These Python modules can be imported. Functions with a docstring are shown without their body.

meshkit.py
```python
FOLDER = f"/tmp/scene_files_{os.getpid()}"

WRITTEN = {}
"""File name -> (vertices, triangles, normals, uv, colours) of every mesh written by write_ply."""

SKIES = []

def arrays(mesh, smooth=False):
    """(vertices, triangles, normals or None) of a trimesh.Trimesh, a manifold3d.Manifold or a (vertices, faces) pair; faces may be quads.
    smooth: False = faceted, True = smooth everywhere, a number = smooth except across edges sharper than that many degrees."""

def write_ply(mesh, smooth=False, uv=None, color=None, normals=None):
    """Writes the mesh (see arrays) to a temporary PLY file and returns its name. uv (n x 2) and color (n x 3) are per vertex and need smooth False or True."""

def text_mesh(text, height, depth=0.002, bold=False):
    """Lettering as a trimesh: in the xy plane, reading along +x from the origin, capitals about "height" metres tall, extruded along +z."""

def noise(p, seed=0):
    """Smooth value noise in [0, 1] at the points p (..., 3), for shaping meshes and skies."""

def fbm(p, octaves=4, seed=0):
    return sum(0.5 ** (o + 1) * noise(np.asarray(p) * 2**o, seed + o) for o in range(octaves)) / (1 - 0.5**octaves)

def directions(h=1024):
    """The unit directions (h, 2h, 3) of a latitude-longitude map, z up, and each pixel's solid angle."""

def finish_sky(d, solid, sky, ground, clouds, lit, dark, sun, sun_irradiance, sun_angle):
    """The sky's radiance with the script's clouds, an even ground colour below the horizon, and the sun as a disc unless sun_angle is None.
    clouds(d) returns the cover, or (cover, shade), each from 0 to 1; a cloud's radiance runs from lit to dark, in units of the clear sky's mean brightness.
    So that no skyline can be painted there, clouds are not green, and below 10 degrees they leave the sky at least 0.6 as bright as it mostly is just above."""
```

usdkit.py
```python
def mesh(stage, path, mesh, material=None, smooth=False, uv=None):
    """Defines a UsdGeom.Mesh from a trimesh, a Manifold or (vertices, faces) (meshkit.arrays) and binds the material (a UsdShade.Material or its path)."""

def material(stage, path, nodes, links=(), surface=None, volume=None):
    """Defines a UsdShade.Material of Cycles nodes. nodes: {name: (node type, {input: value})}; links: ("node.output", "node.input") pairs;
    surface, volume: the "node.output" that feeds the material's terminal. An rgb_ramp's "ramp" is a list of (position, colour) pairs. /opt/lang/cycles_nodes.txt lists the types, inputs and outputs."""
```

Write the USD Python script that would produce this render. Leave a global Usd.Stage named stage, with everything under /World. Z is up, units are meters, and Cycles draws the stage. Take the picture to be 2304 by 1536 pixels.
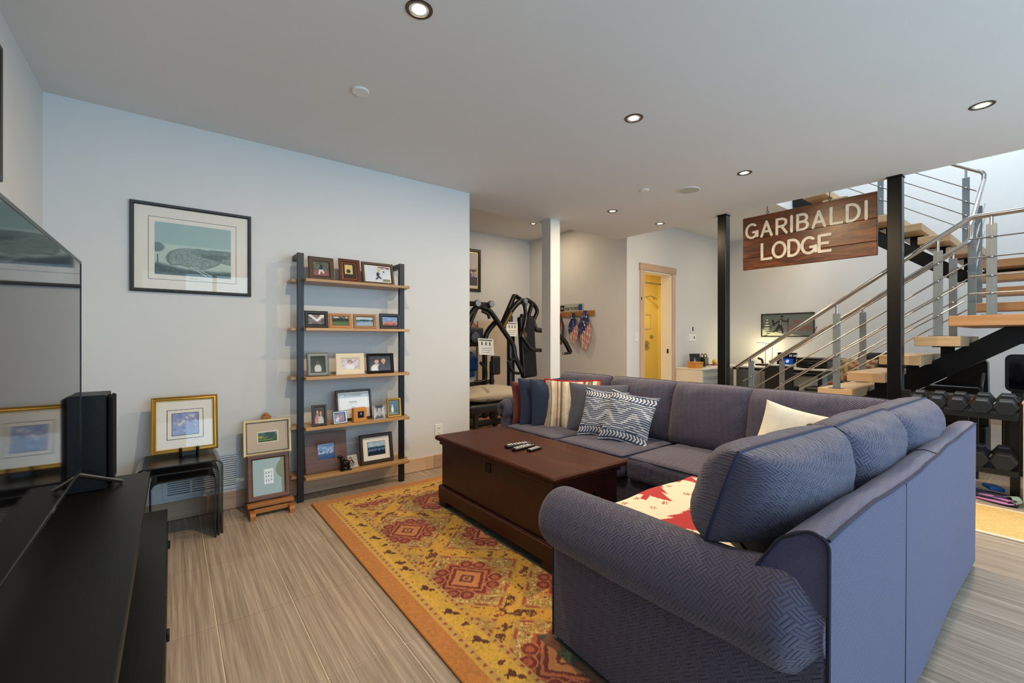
import math, random
import numpy as np, trimesh, shapely, usdkit, meshkit
from shapely.geometry import Polygon, LineString, MultiLineString, box as sbox
from shapely.ops import unary_union
from pxr import Usd, UsdGeom, UsdShade, UsdLux, Gf, Sdf, Vt

stage = Usd.Stage.CreateInMemory()
UsdGeom.SetStageUpAxis(stage, UsdGeom.Tokens.z)
UsdGeom.SetStageMetersPerUnit(stage, 1.0)
UsdGeom.Xform.Define(stage, '/World'); UsdGeom.Scope.Define(stage, '/World/Looks')
rng = random.Random(7)

def C(r, g, b):
    return tuple(((x/255)/12.92 if x/255 <= .04045 else ((x/255+.055)/1.055)**2.4) for x in (r, g, b))
def lin(a):
    a = np.clip(np.asarray(a, float), 0, 1)
    return np.where(a <= .04045, a/12.92, ((a+.055)/1.055)**2.4)

# ---------------------------------------------------------------- camera, daylight, exposure
EYE, YAW = 1.251, 52.2836
cam = UsdGeom.Camera.Define(stage, '/World/camera')
cam.CreateHorizontalApertureAttr(36.0); cam.CreateVerticalApertureAttr(24.0)
cam.CreateFocalLengthAttr(989.78/2304*36)
cam.CreateVerticalApertureOffsetAttr(-6.05/2304*36)
cam.CreateClippingRangeAttr(Gf.Vec2f(.02, 100))
cam.CreateExposureAttr(-0.26)
xf = UsdGeom.Xformable(cam)
xf.AddTranslateOp().Set(Gf.Vec3d(0, 0, EYE)); xf.AddRotateXYZOp().Set(Gf.Vec3f(90, 0, YAW-90))

dome = UsdLux.DomeLight.Define(stage, '/World/sky')
dome.CreateColorAttr(Gf.Vec3f(.62, .8, 1.0)); dome.CreateIntensityAttr(.6)
def rect_light(name, loc, rot, w, h, color, power):
    l = UsdLux.RectLight.Define(stage, '/World/'+name)
    l.CreateWidthAttr(w); l.CreateHeightAttr(h); l.CreateColorAttr(Gf.Vec3f(*color)); l.CreateIntensityAttr(power)
    x = UsdGeom.Xformable(l); x.AddTranslateOp().Set(Gf.Vec3d(*loc)); x.AddRotateXYZOp().Set(Gf.Vec3f(*rot))
    return l
DAY = (.53, .82, 1.10)
# daylight lamps out of view: glass doors behind the camera, unseen stair window and skylight
rect_light('window_daylight', (2.6, -2.25, 1.25), (90, 0, 0), 4.8, 2.5, DAY, 4.2)
rect_light('window_daylight_stair', (6.9, -2.25, 1.6), (90, 0, 0), 2.6, 2.6, DAY, 1.0)  # unseen stair window, placed to light the hall and stairs
rect_light('skylight_daylight', (7.6, .9, 6.1), (0, 0, 0), 2.6, 2.6, (.8, .9, 1.0), 10.5)  # unseen skylight, placed to light the upper stairwell wall
LAMP = (1.0, .74, .46)
LAMP_POWER = 3900.0

# ---------------------------------------------------------------- naming and objects
used = {}
def numbered(parent, name):
    k = (parent, name); n = used.get(k, 0); used[k] = n+1
    return f'{parent}/{name}' if n == 0 else f'{parent}/{name}_{n:03d}'
def setdata(prim, **kw):
    for k, v in kw.items():
        if v: prim.SetCustomDataByKey(k, v)

def arr(m):
    if isinstance(m, tuple): 
        v, f = np.asarray(m[0], float), np.asarray(m[1], int)
        if f.ndim == 2 and f.shape[1] == 4: f = np.vstack([f[:, [0, 1, 2]], f[:, [0, 2, 3]]])
        return v, f
    if hasattr(m, 'to_mesh'):
        q = m.to_mesh(); return np.asarray(q.vert_properties)[:, :3].astype(float), np.asarray(q.tri_verts)
    return np.asarray(m.vertices, float), np.asarray(m.faces)
def join(*ms):
    vs, fs, o = [], [], 0
    for m in ms:
        if isinstance(m, list): m = join(*m)
        v, f = arr(m); vs.append(v); fs.append(f+o); o += len(v)
    return np.vstack(vs), np.vstack(fs)

def define(path, m, mat, base=(0, 0, 0), smooth=30, col=None, uv=None):
    v, f = arr(m); v = v-np.asarray(base, float)
    if col is not None or isinstance(uv, np.ndarray): smooth = bool(smooth)
    v, f, n = meshkit.arrays((v, f), smooth)
    if isinstance(uv, str):      # box-projected metres
        fn = np.cross(v[f[:, 1]]-v[f[:, 0]], v[f[:, 2]]-v[f[:, 0]]); ax = np.abs(fn).argmax(1)
        key = (f*3+ax[:, None]).ravel(); uq, inv = np.unique(key, return_inverse=True)
        vi, a = uq//3, uq % 3; w = v[vi]+np.asarray(base)
        uv = np.stack([np.where(a == 0, w[:, 1], w[:, 0]), np.where(a == 2, w[:, 1], w[:, 2])], 1)
        v, n, f = v[vi], (n[vi] if n is not None else None), inv.reshape(-1, 3)
    g = UsdGeom.Mesh.Define(stage, path)
    g.CreatePointsAttr(Vt.Vec3fArray.FromNumpy(v.astype(np.float32)))
    g.CreateFaceVertexCountsAttr(Vt.IntArray.FromNumpy(np.full(len(f), 3, np.int32)))
    g.CreateFaceVertexIndicesAttr(Vt.IntArray.FromNumpy(f.astype(np.int32).ravel()))
    g.CreateSubdivisionSchemeAttr('none')
    if n is not None:
        g.CreateNormalsAttr(Vt.Vec3fArray.FromNumpy(n.astype(np.float32))); g.SetNormalsInterpolation('vertex')
    pv = UsdGeom.PrimvarsAPI(g)
    if uv is not None: pv.CreatePrimvar('st', Sdf.ValueTypeNames.TexCoord2fArray, 'vertex').Set(Vt.Vec2fArray.FromNumpy(np.asarray(uv, np.float32)))
    if col is not None: pv.CreatePrimvar('paint', Sdf.ValueTypeNames.Color3fArray, 'vertex').Set(Vt.Vec3fArray.FromNumpy(np.asarray(col, np.float32)))
    UsdShade.MaterialBindingAPI.Apply(g.GetPrim()).Bind(UsdShade.Material.Get(stage, '/World/Looks/'+mat))
    return g.GetPrim()

class Thing:
    def __init__(s, name, label, cat, base=(0, 0, 0), group=None):
        s.path, s.base = numbered('/World', name), base
        x = UsdGeom.Xform.Define(stage, s.path); x.AddTranslateOp().Set(Gf.Vec3d(*map(float, base)))
        s.prim = x.GetPrim(); setdata(s.prim, label=label, category=cat, group=group)
    def add(s, name, m, mat, parent=None, label=None, kind=None, **k):
        p = numbered(parent or s.path, name)
        pr = define(p, m, mat, s.base, **k); setdata(pr, label=label, kind=kind)
        return p
def solo(name, label, cat, m, mat, group=None, kind=None, **k):
    pr = define(numbered('/World', name), m, mat, **k); setdata(pr, label=label, category=cat, group=group, kind=kind); return str(pr.GetPath())
def struct(name, m, mat, label=None, parent=None, **k):
    pr = define(numbered(parent or '/World', name), m, mat, **k)
    if parent is None: setdata(pr, kind='structure', label=label, category=name.split('_')[0])
    return str(pr.GetPath())

# ---------------------------------------------------------------- mesh helpers
def bx(x0, x1, y0, y1, z0, z1, b=0.0):
    x0, x1, y0, y1, z0, z1 = min(x0, x1), max(x0, x1), min(y0, y1), max(y0, y1), min(z0, z1), max(z0, z1)
    if b <= 0:
        v = np.array([[x, y, z] for x in (x0, x1) for y in (y0, y1) for z in (z0, z1)], float)
        f = np.array([[0, 1, 3, 2], [4, 6, 7, 5], [0, 4, 5, 1], [2, 3, 7, 6], [0, 2, 6, 4], [1, 5, 7, 3]])
        return arr((v, f))
    b = min(b, (x1-x0)/2.01, (y1-y0)/2.01, (z1-z0)/2.01)
    p = []
    for x, sx in ((x0, 1), (x1, -1)):
        for y, sy in ((y0, 1), (y1, -1)):
            for z, sz in ((z0, 1), (z1, -1)):
                p += [(x, y+sy*b, z+sz*b), (x+sx*b, y, z+sz*b), (x+sx*b, y+sy*b, z)]
    h = trimesh.convex.convex_hull(np.array(p)); return arr(h)
def hull(pts): return arr(trimesh.convex.convex_hull(np.array(pts, float)))
def tf(m, M=None, t=(0, 0, 0)):
    v, f = arr(m)
    if M is not None: v = v@np.asarray(M, float).T
    return v+np.asarray(t, float), f
def rotz(a): c, s = math.cos(a), math.sin(a); return np.array([[c, -s, 0], [s, c, 0], [0, 0, 1]])
def rotx(a): c, s = math.cos(a), math.sin(a); return np.array([[1, 0, 0], [0, c, -s], [0, s, c]])
def roty(a): c, s = math.cos(a), math.sin(a); return np.array([[c, 0, s], [0, 1, 0], [-s, 0, c]])
def unit(a): a = np.asarray(a, float); return a/np.linalg.norm(a)
def tube(path, r, n=10, close=False, caps=True, rs=None, flat=1.0):
    P = np.asarray(path, float); m = len(P)
    if close: T = np.roll(P, -1, 0)-np.roll(P, 1, 0)
    else: T = np.gradient(P, axis=0)
    T = T/np.linalg.norm(T, axis=1, keepdims=True)
    a = np.array([0, 0, 1.0]) if abs(T[0][2]) < .9 else np.array([1.0, 0, 0])
    N = unit(np.cross(T[0], a)); v = []
    th = np.linspace(0, 2*np.pi, n, endpoint=False)
    for i in range(m):
        N = unit(N-T[i]*N.dot(T[i])); B = np.cross(T[i], N)
        # widen at mitres
        k = 1.0
        rr = (rs[i] if rs is not None else r)*k
        v.append(P[i]+rr*(np.cos(th)[:, None]*N+flat*np.sin(th)[:, None]*B))
    v = np.vstack(v); f = []
    for i in range(m if close else m-1):
        j = (i+1) % m
        for k in range(n): f.append([i*n+k, i*n+(k+1) % n, j*n+(k+1) % n, j*n+k])
    v, f = arr((v, np.array(f)))
    if caps and not close:
        v = np.vstack([v, P[0], P[-1]]); a, b = len(v)-2, len(v)-1
        e = [[a, (k+1) % n, k] for k in range(n)]+[[b, (m-1)*n+k, (m-1)*n+(k+1) % n] for k in range(n)]
        f = np.vstack([f, e])
    return v, f
def cyl(p, q, r, n=16, r2=None):
    p, q = np.asarray(p, float), np.asarray(q, float)
    return tube([p, q], r, n, rs=[r, r if r2 is None else r2])
def arc(c, r, a0, a1, n, ax1, ax2):
    t = np.linspace(a0, a1, n); return np.asarray(c, float)+r*(np.cos(t)[:, None]*np.asarray(ax1, float)+np.sin(t)[:, None]*np.asarray(ax2, float))
def bend(pts, r, n=6):
    """polyline with rounded corners"""
    P = [np.asarray(p, float) for p in pts]; out = [P[0]]
    for i in range(1, len(P)-1):
        a, b = unit(P[i-1]-P[i]), unit(P[i+1]-P[i])
        d = min(r, np.linalg.norm(P[i-1]-P[i])*.45, np.linalg.norm(P[i+1]-P[i])*.45)
        p0, p2 = P[i]+a*d, P[i]+b*d
        for t in np.linspace(0, 1, n): out.append((1-t)**2*p0+2*t*(1-t)*P[i]+t*t*p2)
    out.append(P[-1]); return np.array(out)
def lathe(prof, c=(0, 0, 0), n=32, axis='z'):
    pr = np.array(prof, float); th = np.linspace(0, 2*np.pi, n, endpoint=False); m = len(pr)
    v = np.stack([np.outer(pr[:, 0], np.cos(th)), np.outer(pr[:, 0], np.sin(th)), np.repeat(pr[:, 1:2], n, 1)], -1).reshape(-1, 3)
    f = np.array([[i*n+k, i*n+(k+1) % n, (i+1)*n+(k+1) % n, (i+1)*n+k] for i in range(m-1) for k in range(n)])
    if axis == 'y': v = v[:, [0, 2, 1]]*np.array([1, -1, 1])
    if axis == 'x': v = v[:, [2, 0, 1]]*np.array([-1, 1, 1])
    return arr((v+np.asarray(c, float), f))
def ball(c, r, n=2, s=(1, 1, 1)):
    m = trimesh.creation.icosphere(n, 1.0); return arr((m.vertices*np.asarray(s)*r+np.asarray(c, float), m.faces))
def extrude(poly, d, mp):
    """polygon (shapely or points) extruded by d; mp maps (a, b, c) columns to world"""
    if not hasattr(poly, 'geom_type'): poly = Polygon(poly)
    ms = []
    for g in getattr(poly, 'geoms', [poly]):
        if g.is_empty or g.area < 1e-9: continue
        m = trimesh.creation.extrude_polygon(g, d, engine='earcut'); ms.append((np.array(m.vertices), np.array(m.faces)))
    v, f = join(*ms); w = mp(v[:, 0], v[:, 1], v[:, 2]); w = np.stack(np.broadcast_arrays(*w), 1)
    q = trimesh.Trimesh(w, f, process=False)
    if q.volume < 0: f = f[:, ::-1]
    return w, f
def grid(nu, nv, fn):
    u, v = np.meshgrid(np.linspace(0, 1, nu), np.linspace(0, 1, nv), indexing='ij')
    return gridm(u, v, fn)
def gridm(u, v, fn):
    p = np.stack(np.broadcast_arrays(*fn(u, v)), -1); nu, nv = u.shape
    i = np.arange(nu*nv).reshape(nu, nv)
    f = np.stack([i[:-1, :-1], i[1:, :-1], i[1:, 1:], i[:-1, 1:]], -1).reshape(-1, 4)
    return arr((p.reshape(-1, 3), f))
def rbox(x0, x1, y0, y1, z0, z1, r, n=10, bulge=(0, 0, 0), seed=None, amp=0.0):
    c = np.array([(x0+x1)/2, (y0+y1)/2, (z0+z1)/2]); h = np.array([x1-x0, y1-y0, z1-z0])/2
    def ticks(H):
        k = max(3, n//3); a = np.tan(np.linspace(-np.pi/4, 0, k))*r
        return np.concatenate([-H+r+a, np.linspace(-H+r, H-r, n)[1:-1], (H-r-a)[::-1]])
    vs, fs, o = [], [], 0
    for ax in range(3):
        a, b = (ax+1) % 3, (ax+2) % 3
        A, B = np.meshgrid(ticks(h[a]), ticks(h[b]), indexing='ij')
        for s in (1, -1):
            p = np.zeros(A.shape+(3,)); p[..., a], p[..., b], p[..., ax] = A, B, s*h[ax]
            i = np.arange(A.size).reshape(A.shape)
            q = np.stack([i[:-1, :-1], i[1:, :-1], i[1:, 1:], i[:-1, 1:]], -1).reshape(-1, 4)
            if s < 0: q = q[:, ::-1]
            vs.append(p.reshape(-1, 3)); fs.append(q+o); o += A.size
    p = np.vstack(vs); inner = np.clip(p, -(h-r), h-r); d = p-inner
    p = inner+r*d/np.maximum(np.linalg.norm(d, axis=1, keepdims=True), 1e-9)
    t = p/h
    for k in range(3):
        a, b = (k+1) % 3, (k+2) % 3
        p[:, k] += bulge[k]*np.sign(p[:, k])*np.clip(1-t[:, a]**2, 0, 1)*np.clip(1-t[:, b]**2, 0, 1)
    if seed is not None:
        q = (meshkit.fbm((p+c)*7, 3, seed)-.5)*amp; p = p+q[:, None]*np.where(np.abs(d) > 0, np.sign(d), 0)
    m = trimesh.Trimesh(p+c, arr((p, np.vstack(fs)))[1], process=False); m.merge_vertices(digits_vertex=6)
    return arr(m)
def pillow(c, R, U, w, h, t, n=26,  pinch=.07, ex=2.4, q=.5, seed=1, wr=.004, round_=0.0, bulge_back=1.0, bulge_front=1.0, shear=False):
    """cushion: front and back grids; returns mesh, uv (metres), (u, v, side)"""
    c, R = np.asarray(c, float), unit(R); U = np.asarray(U, float); U = unit(U if shear else U-R*R.dot(U)); N = unit(np.cross(R, U))
    s = np.sin(np.linspace(-np.pi/2, np.pi/2, n)*.92)/math.sin(np.pi/2*.92)
    u, v = np.meshgrid(s, s, indexing='ij'); vs, fs, uvs, side = [], [], [], []
    T = (np.clip(1-np.abs(u)**ex, 0, 1)*np.clip(1-np.abs(v)**ex, 0, 1))**q
    a = w/2*u*(1-pinch*(1-v*v)); b = h/2*v*(1-pinch*(1-u*u))
    if round_:
        k = 1-round_*(u*u*v*v)**1.5; a, b = a*k, b*k
    for sd, bg in ((1, bulge_front), (-1, bulge_back)):
        p = c+a[..., None]*R+b[..., None]*U
        z = sd*t/2*T*bg+(meshkit.fbm(np.stack([a*9+seed, b*9, np.full_like(a, sd*3.0+seed)], -1), 3, seed)-.5)*wr*4*(T > .02)*np.clip(T*3, 0, 1)
        p = p+z[..., None]*N
        i = np.arange(n*n).reshape(n, n)+len(vs)*n*n
        f = np.stack([i[:-1, :-1], i[1:, :-1], i[1:, 1:], i[:-1, 1:]], -1).reshape(-1, 4)
        vs.append(p.reshape(-1, 3)); fs.append(f if sd > 0 else f[:, ::-1]); uvs.append(np.stack([a, b], -1).reshape(-1, 2)); side.append(np.full(n*n, sd))
    m = arr((np.vstack(vs), np.vstack(fs)))
    uu = np.tile(u.ravel(), 2); vv = np.tile(v.ravel(), 2)
    edge = np.array([(c+w/2*x*(1-pinch*(1-y*y))*(1-round_*(x*x*y*y)**1.5)*R+h/2*y*(1-pinch*(1-x*x))*(1-round_*(x*x*y*y)**1.5)*U) for x, y in
        [(-1, k) for k in np.linspace(-1, 1, 17)[:-1]]+[(k, 1) for k in np.linspace(-1, 1, 17)[:-1]]+[(1, k) for k in np.linspace(1, -1, 17)[:-1]]+[(k, -1) for k in np.linspace(1, -1, 17)[:-1]]])
    return m, np.vstack(uvs), uu, vv, np.concatenate(side), edge
def smooth_step(a, b, x): t = np.clip((x-a)/(b-a), 0, 1); return t*t*(3-2*t)
def paintmix(base, color, w): return base*(1-w[..., None])+np.asarray(color, float)/255*w[..., None]

# ---------------------------------------------------------------- materials
def mat(name, nodes, links, surface='p.BSDF', volume=None):
    usdkit.material(stage, '/World/Looks/'+name, nodes, links, surface=surface, volume=volume)
def plain(name, color, rough=.5, metal=0.0, **k):
    d = {'base_color': color, 'roughness': rough, 'metallic': metal}; d.update(k)
    mat(name, {'p': ('principled_bsdf', d)}, [])
def mottled(name, c1, c2, scale=4, rough=.5, bump=0.0, bscale=60, stretch=(1, 1, 1), detail=4, rough2=None, metal=0.0, lo=.3, hi=.7, dist=.01, **k):
    """two colours mixed by noise in object space, with fine bump"""
    d = {'roughness': rough, 'metallic': metal}; d.update(k)
    n = {'t': ('texture_coordinate', {}), 'm': ('mapping', {'scale': stretch}), 'n': ('noise_texture', {'scale': scale, 'detail': detail, 'roughness': .6}),
         'r': ('rgb_ramp', {'ramp': [(lo, c1), (hi, c2)]}), 'p': ('principled_bsdf', d)}
    l = [('t.object', 'm.vector'), ('m.vector', 'n.vector'), ('n.fac', 'r.fac'), ('r.color', 'p.base_color')]
    if bump:
        n['b'] = ('noise_texture', {'scale': bscale, 'detail': 3}); n['u'] = ('bump', {'strength': bump, 'distance': dist})
        l += [('m.vector', 'b.vector'), ('b.fac', 'u.height'), ('u.normal', 'p.normal')]
    mat(name, n, l)
def painted(name, rough=.4, bump=0.0, bscale=200, **k):
    d = {'roughness': rough}; d.update(k)
    n = {'a': ('attribute', {'attribute': 'paint'}), 'p': ('principled_bsdf', d)}; l = [('a.color', 'p.base_color')]
    if bump:
        n['t'] = ('texture_coordinate', {}); n['b'] = ('noise_texture', {'scale': bscale, 'detail': 2}); n['u'] = ('bump', {'strength': bump, 'distance': .004})
        l += [('t.object', 'b.vector'), ('b.fac', 'u.height'), ('u.normal', 'p.normal')]
    mat(name, n, l)
def wood(name, c1, c2, axis=1, scale=3.0, rough=.45, ring=8, bump=.05, var=.25):
    """grain along axis; each piece differs by object_info.random"""
    st = [28, 28, 28]; st[axis] = 1.2
    n = {'t': ('texture_coordinate', {}), 'o': ('object_info', {}), 'mu': ('math', {'math_type': 'multiply', 'value2': 37.0}),
         'cx': ('combine_xyz', {}), 'va': ('vector_math', {'math_type': 'add'}), 'm': ('mapping', {'scale': tuple(s*scale/10 for s in st)}),
         'n': ('noise_texture', {'scale': 2.2, 'detail': 6, 'roughness': .62, 'distortion': .6}),
         'r': ('rgb_ramp', {'ramp': [(.25, c1), (.5, tuple((a+b)/2 for a, b in zip(c1, c2))), (.75, c2)]}),
         'h': ('hsv', {}), 'mr': ('map_range', {'from_min': 0.0, 'from_max': 1.0, 'to_min': 1-var, 'to_max': 1+var*.6}),
         'u': ('bump', {'strength': bump, 'distance': .003}), 'p': ('principled_bsdf', {'roughness': rough})}
    l = [('o.random', 'mu.value1'), ('mu.value', 'cx.x'), ('mu.value', 'cx.y'), ('mu.value', 'cx.z'), ('t.object', 'va.vector1'), ('cx.vector', 'va.vector2'),
         ('va.vector', 'm.vector'), ('m.vector', 'n.vector'), ('n.fac', 'r.fac'), ('r.color', 'h.color'), ('o.random', 'mr.value'), ('mr.result', 'h.value'),
         ('h.color', 'p.base_color'), ('n.fac', 'u.height'), ('u.normal', 'p.normal')]
    mat(name, n, l)

mottled('wall_paint', C(208, 210, 209), C(213, 214, 213), 1.2, .75, .04, 260, dist=.002)
mottled('ceiling_paint', C(216, 216, 214), C(220, 220, 218), .8, .8, .03, 220, dist=.002)
plain('grout', C(222, 206, 180), .9)
# floor tile: fine streaks along y, tone by tile
mat('floor_tile', {'g': ('geometry', {}), 'm': ('mapping', {'scale': (150, 2.2, 1)}), 'm2': ('mapping', {'scale': (45, 1.1, 1)}), 'o': ('object_info', {}), 'n': ('noise_texture', {'scale': 1.0, 'detail': 4, 'roughness': .7}),
    'n2': ('noise_texture', {'scale': 1.0, 'detail': 3}), 'mm': ('mix_float', {'fac': .4}),
    'r': ('rgb_ramp', {'ramp': [(.3, C(116, 101, 88)), (.5, C(160, 144, 127)), (.7, C(200, 184, 164))]}), 'h': ('hsv', {}), 'mr': ('map_range', {'to_min': .92, 'to_max': 1.07}),
    'u': ('bump', {'strength': .12, 'distance': .002}), 'p': ('principled_bsdf', {'roughness': .42})},
    [('g.position', 'm.vector'), ('g.position', 'm2.vector'), ('m.vector', 'n.vector'), ('m2.vector', 'n2.vector'), ('n.fac', 'mm.a'), ('n2.fac', 'mm.b'), ('mm.result', 'r.fac'), ('r.color', 'h.color'), ('o.random', 'mr.value'), ('mr.result', 'h.value'), ('h.color', 'p.base_color'), ('n.fac', 'u.height'), ('u.normal', 'p.normal')])
wood('pale_oak', C(186, 152, 122), C(214, 184, 154), 0, 3, .5)
wood('pale_oak_upright', C(182, 148, 120), C(206, 176, 148), 2, 3, .5)
wood('shelf_oak', C(160, 118, 74), C(204, 164, 112), 0, 3.5, .4)
wood('easel_wood', C(150, 92, 40), C(186, 124, 62), 0, 3, .45)
wood('tread_wood', C(172, 138, 98), C(202, 170, 128), 1, 2.4, .5, var=.12)
wood('tread_cross_wood', C(164, 116, 70), C(192, 144, 96), 1, 2.4, .5, var=.12)
wood('brown_wood', C(72, 42, 24), C(112, 70, 42), 0, 4, .4)
wood('dark_wood', C(44, 30, 22), C(68, 48, 36), 0, 4, .35)
wood('red_wood', C(62, 26, 16), C(100, 44, 26), 0, 4, .3)
wood('honey_wood', C(150, 100, 50), C(184, 130, 74), 0, 4, .4)
plain('black_metal', C(9, 9, 9), .3, .0, specular_ior_level=.5)
plain('black_powder', C(8, 8, 8), .45)
plain('black_plastic', C(14, 14, 15), .3)
plain('black_rubber', C(22, 22, 23), .7)
plain('black_vinyl', C(15, 16, 19), .36)
plain('post_black', C(9, 8, 8), .3, specular_ior_level=.35)
plain('shelf_black', C(12, 15, 17), .42)
mottled('black_ash', C(7, 7, 8), C(13, 13, 14), 3, .45, .25, 4, (40, 1.5, 40), dist=.001, specular_ior_level=.28)
plain('grille_cloth', C(6, 7, 10), .85, specular_ior_level=.2)
mat('tv_glass', {'p': ('principled_bsdf', {'base_color': (.003, .003, .004), 'roughness': .05, 'specular_ior_level': .6})}, [])
plain('tv_bezel', C(46, 48, 50), .25, .8)
plain('steel', C(178, 178, 176), .24, 1.0)
mottled('brushed_steel', C(118, 125, 128), C(136, 143, 146), 3, .34, metal=.35, stretch=(60, 60, 1))
plain('chrome', C(205, 205, 205), .1, 1.0)
plain('silver', C(170, 170, 172), .28, 1.0)
plain('white_plastic', C(226, 226, 222), .4)
plain('white_paint', C(224, 222, 216), .45)
plain('vent_white', C(205, 212, 216), .45)
plain('dark_slot', C(22, 22, 24), .9)
plain('mat_board', C(226, 222, 212), .85)
plain('mat_cream', C(232, 226, 208), .85)
plain('mat_green', C(138, 152, 132), .85)
plain('mat_taupe', C(196, 180, 160), .85)
plain('line_dark', C(62, 66, 66), .7)
plain('gold', C(178, 138, 62), .36, .75)
plain('gold_dark', C(118, 90, 34), .4, .6)
plain('pale_gold', C(214, 190, 140), .4, .4)
plain('pewter', C(120, 116, 104), .36, .8)
plain('cream_frame', C(222, 210, 184), .5)
plain('black_frame', C(20, 18, 18), .35)
def pane(name, tint, ior=1.5, rough=.01):      # thin glass: mirror by fresnel on its outer faces only
    mat(name, {'g': ('geometry', {}), 'f': ('fresnel', {'IOR': ior}), 'v': ('math', {'math_type': 'subtract', 'value1': 1.0}), 'm': ('math', {'math_type': 'multiply'}), 't': ('transparent_bsdf', {'color': tint}), 's': ('glossy_bsdf', {'color': (1, 1, 1), 'roughness': rough}), 'x': ('mix_closure', {})},
        [('g.backfacing', 'v.value2'), ('f.fac', 'm.value1'), ('v.value', 'm.value2'), ('m.value', 'x.fac'), ('t.BSDF', 'x.closure1'), ('s.BSDF', 'x.closure2')], surface='x.closure')
pane('picture_glass', (1, 1, 1)); pane('window_glass', (.97, .99, .98), 1.45, 0.0); pane('smoked_acrylic', (.3, .29, .29), 1.5, .03)
painted('photo_print', .16); painted('art_print', .6); painted('canvas_paint', .45); painted('cloth_print', .9, .3, 500, sheen_weight=.2)
painted('rug_pile', .95, .9, 420, sheen_weight=.15)
plain('rug_binding', C(176, 112, 48), .95)
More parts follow.
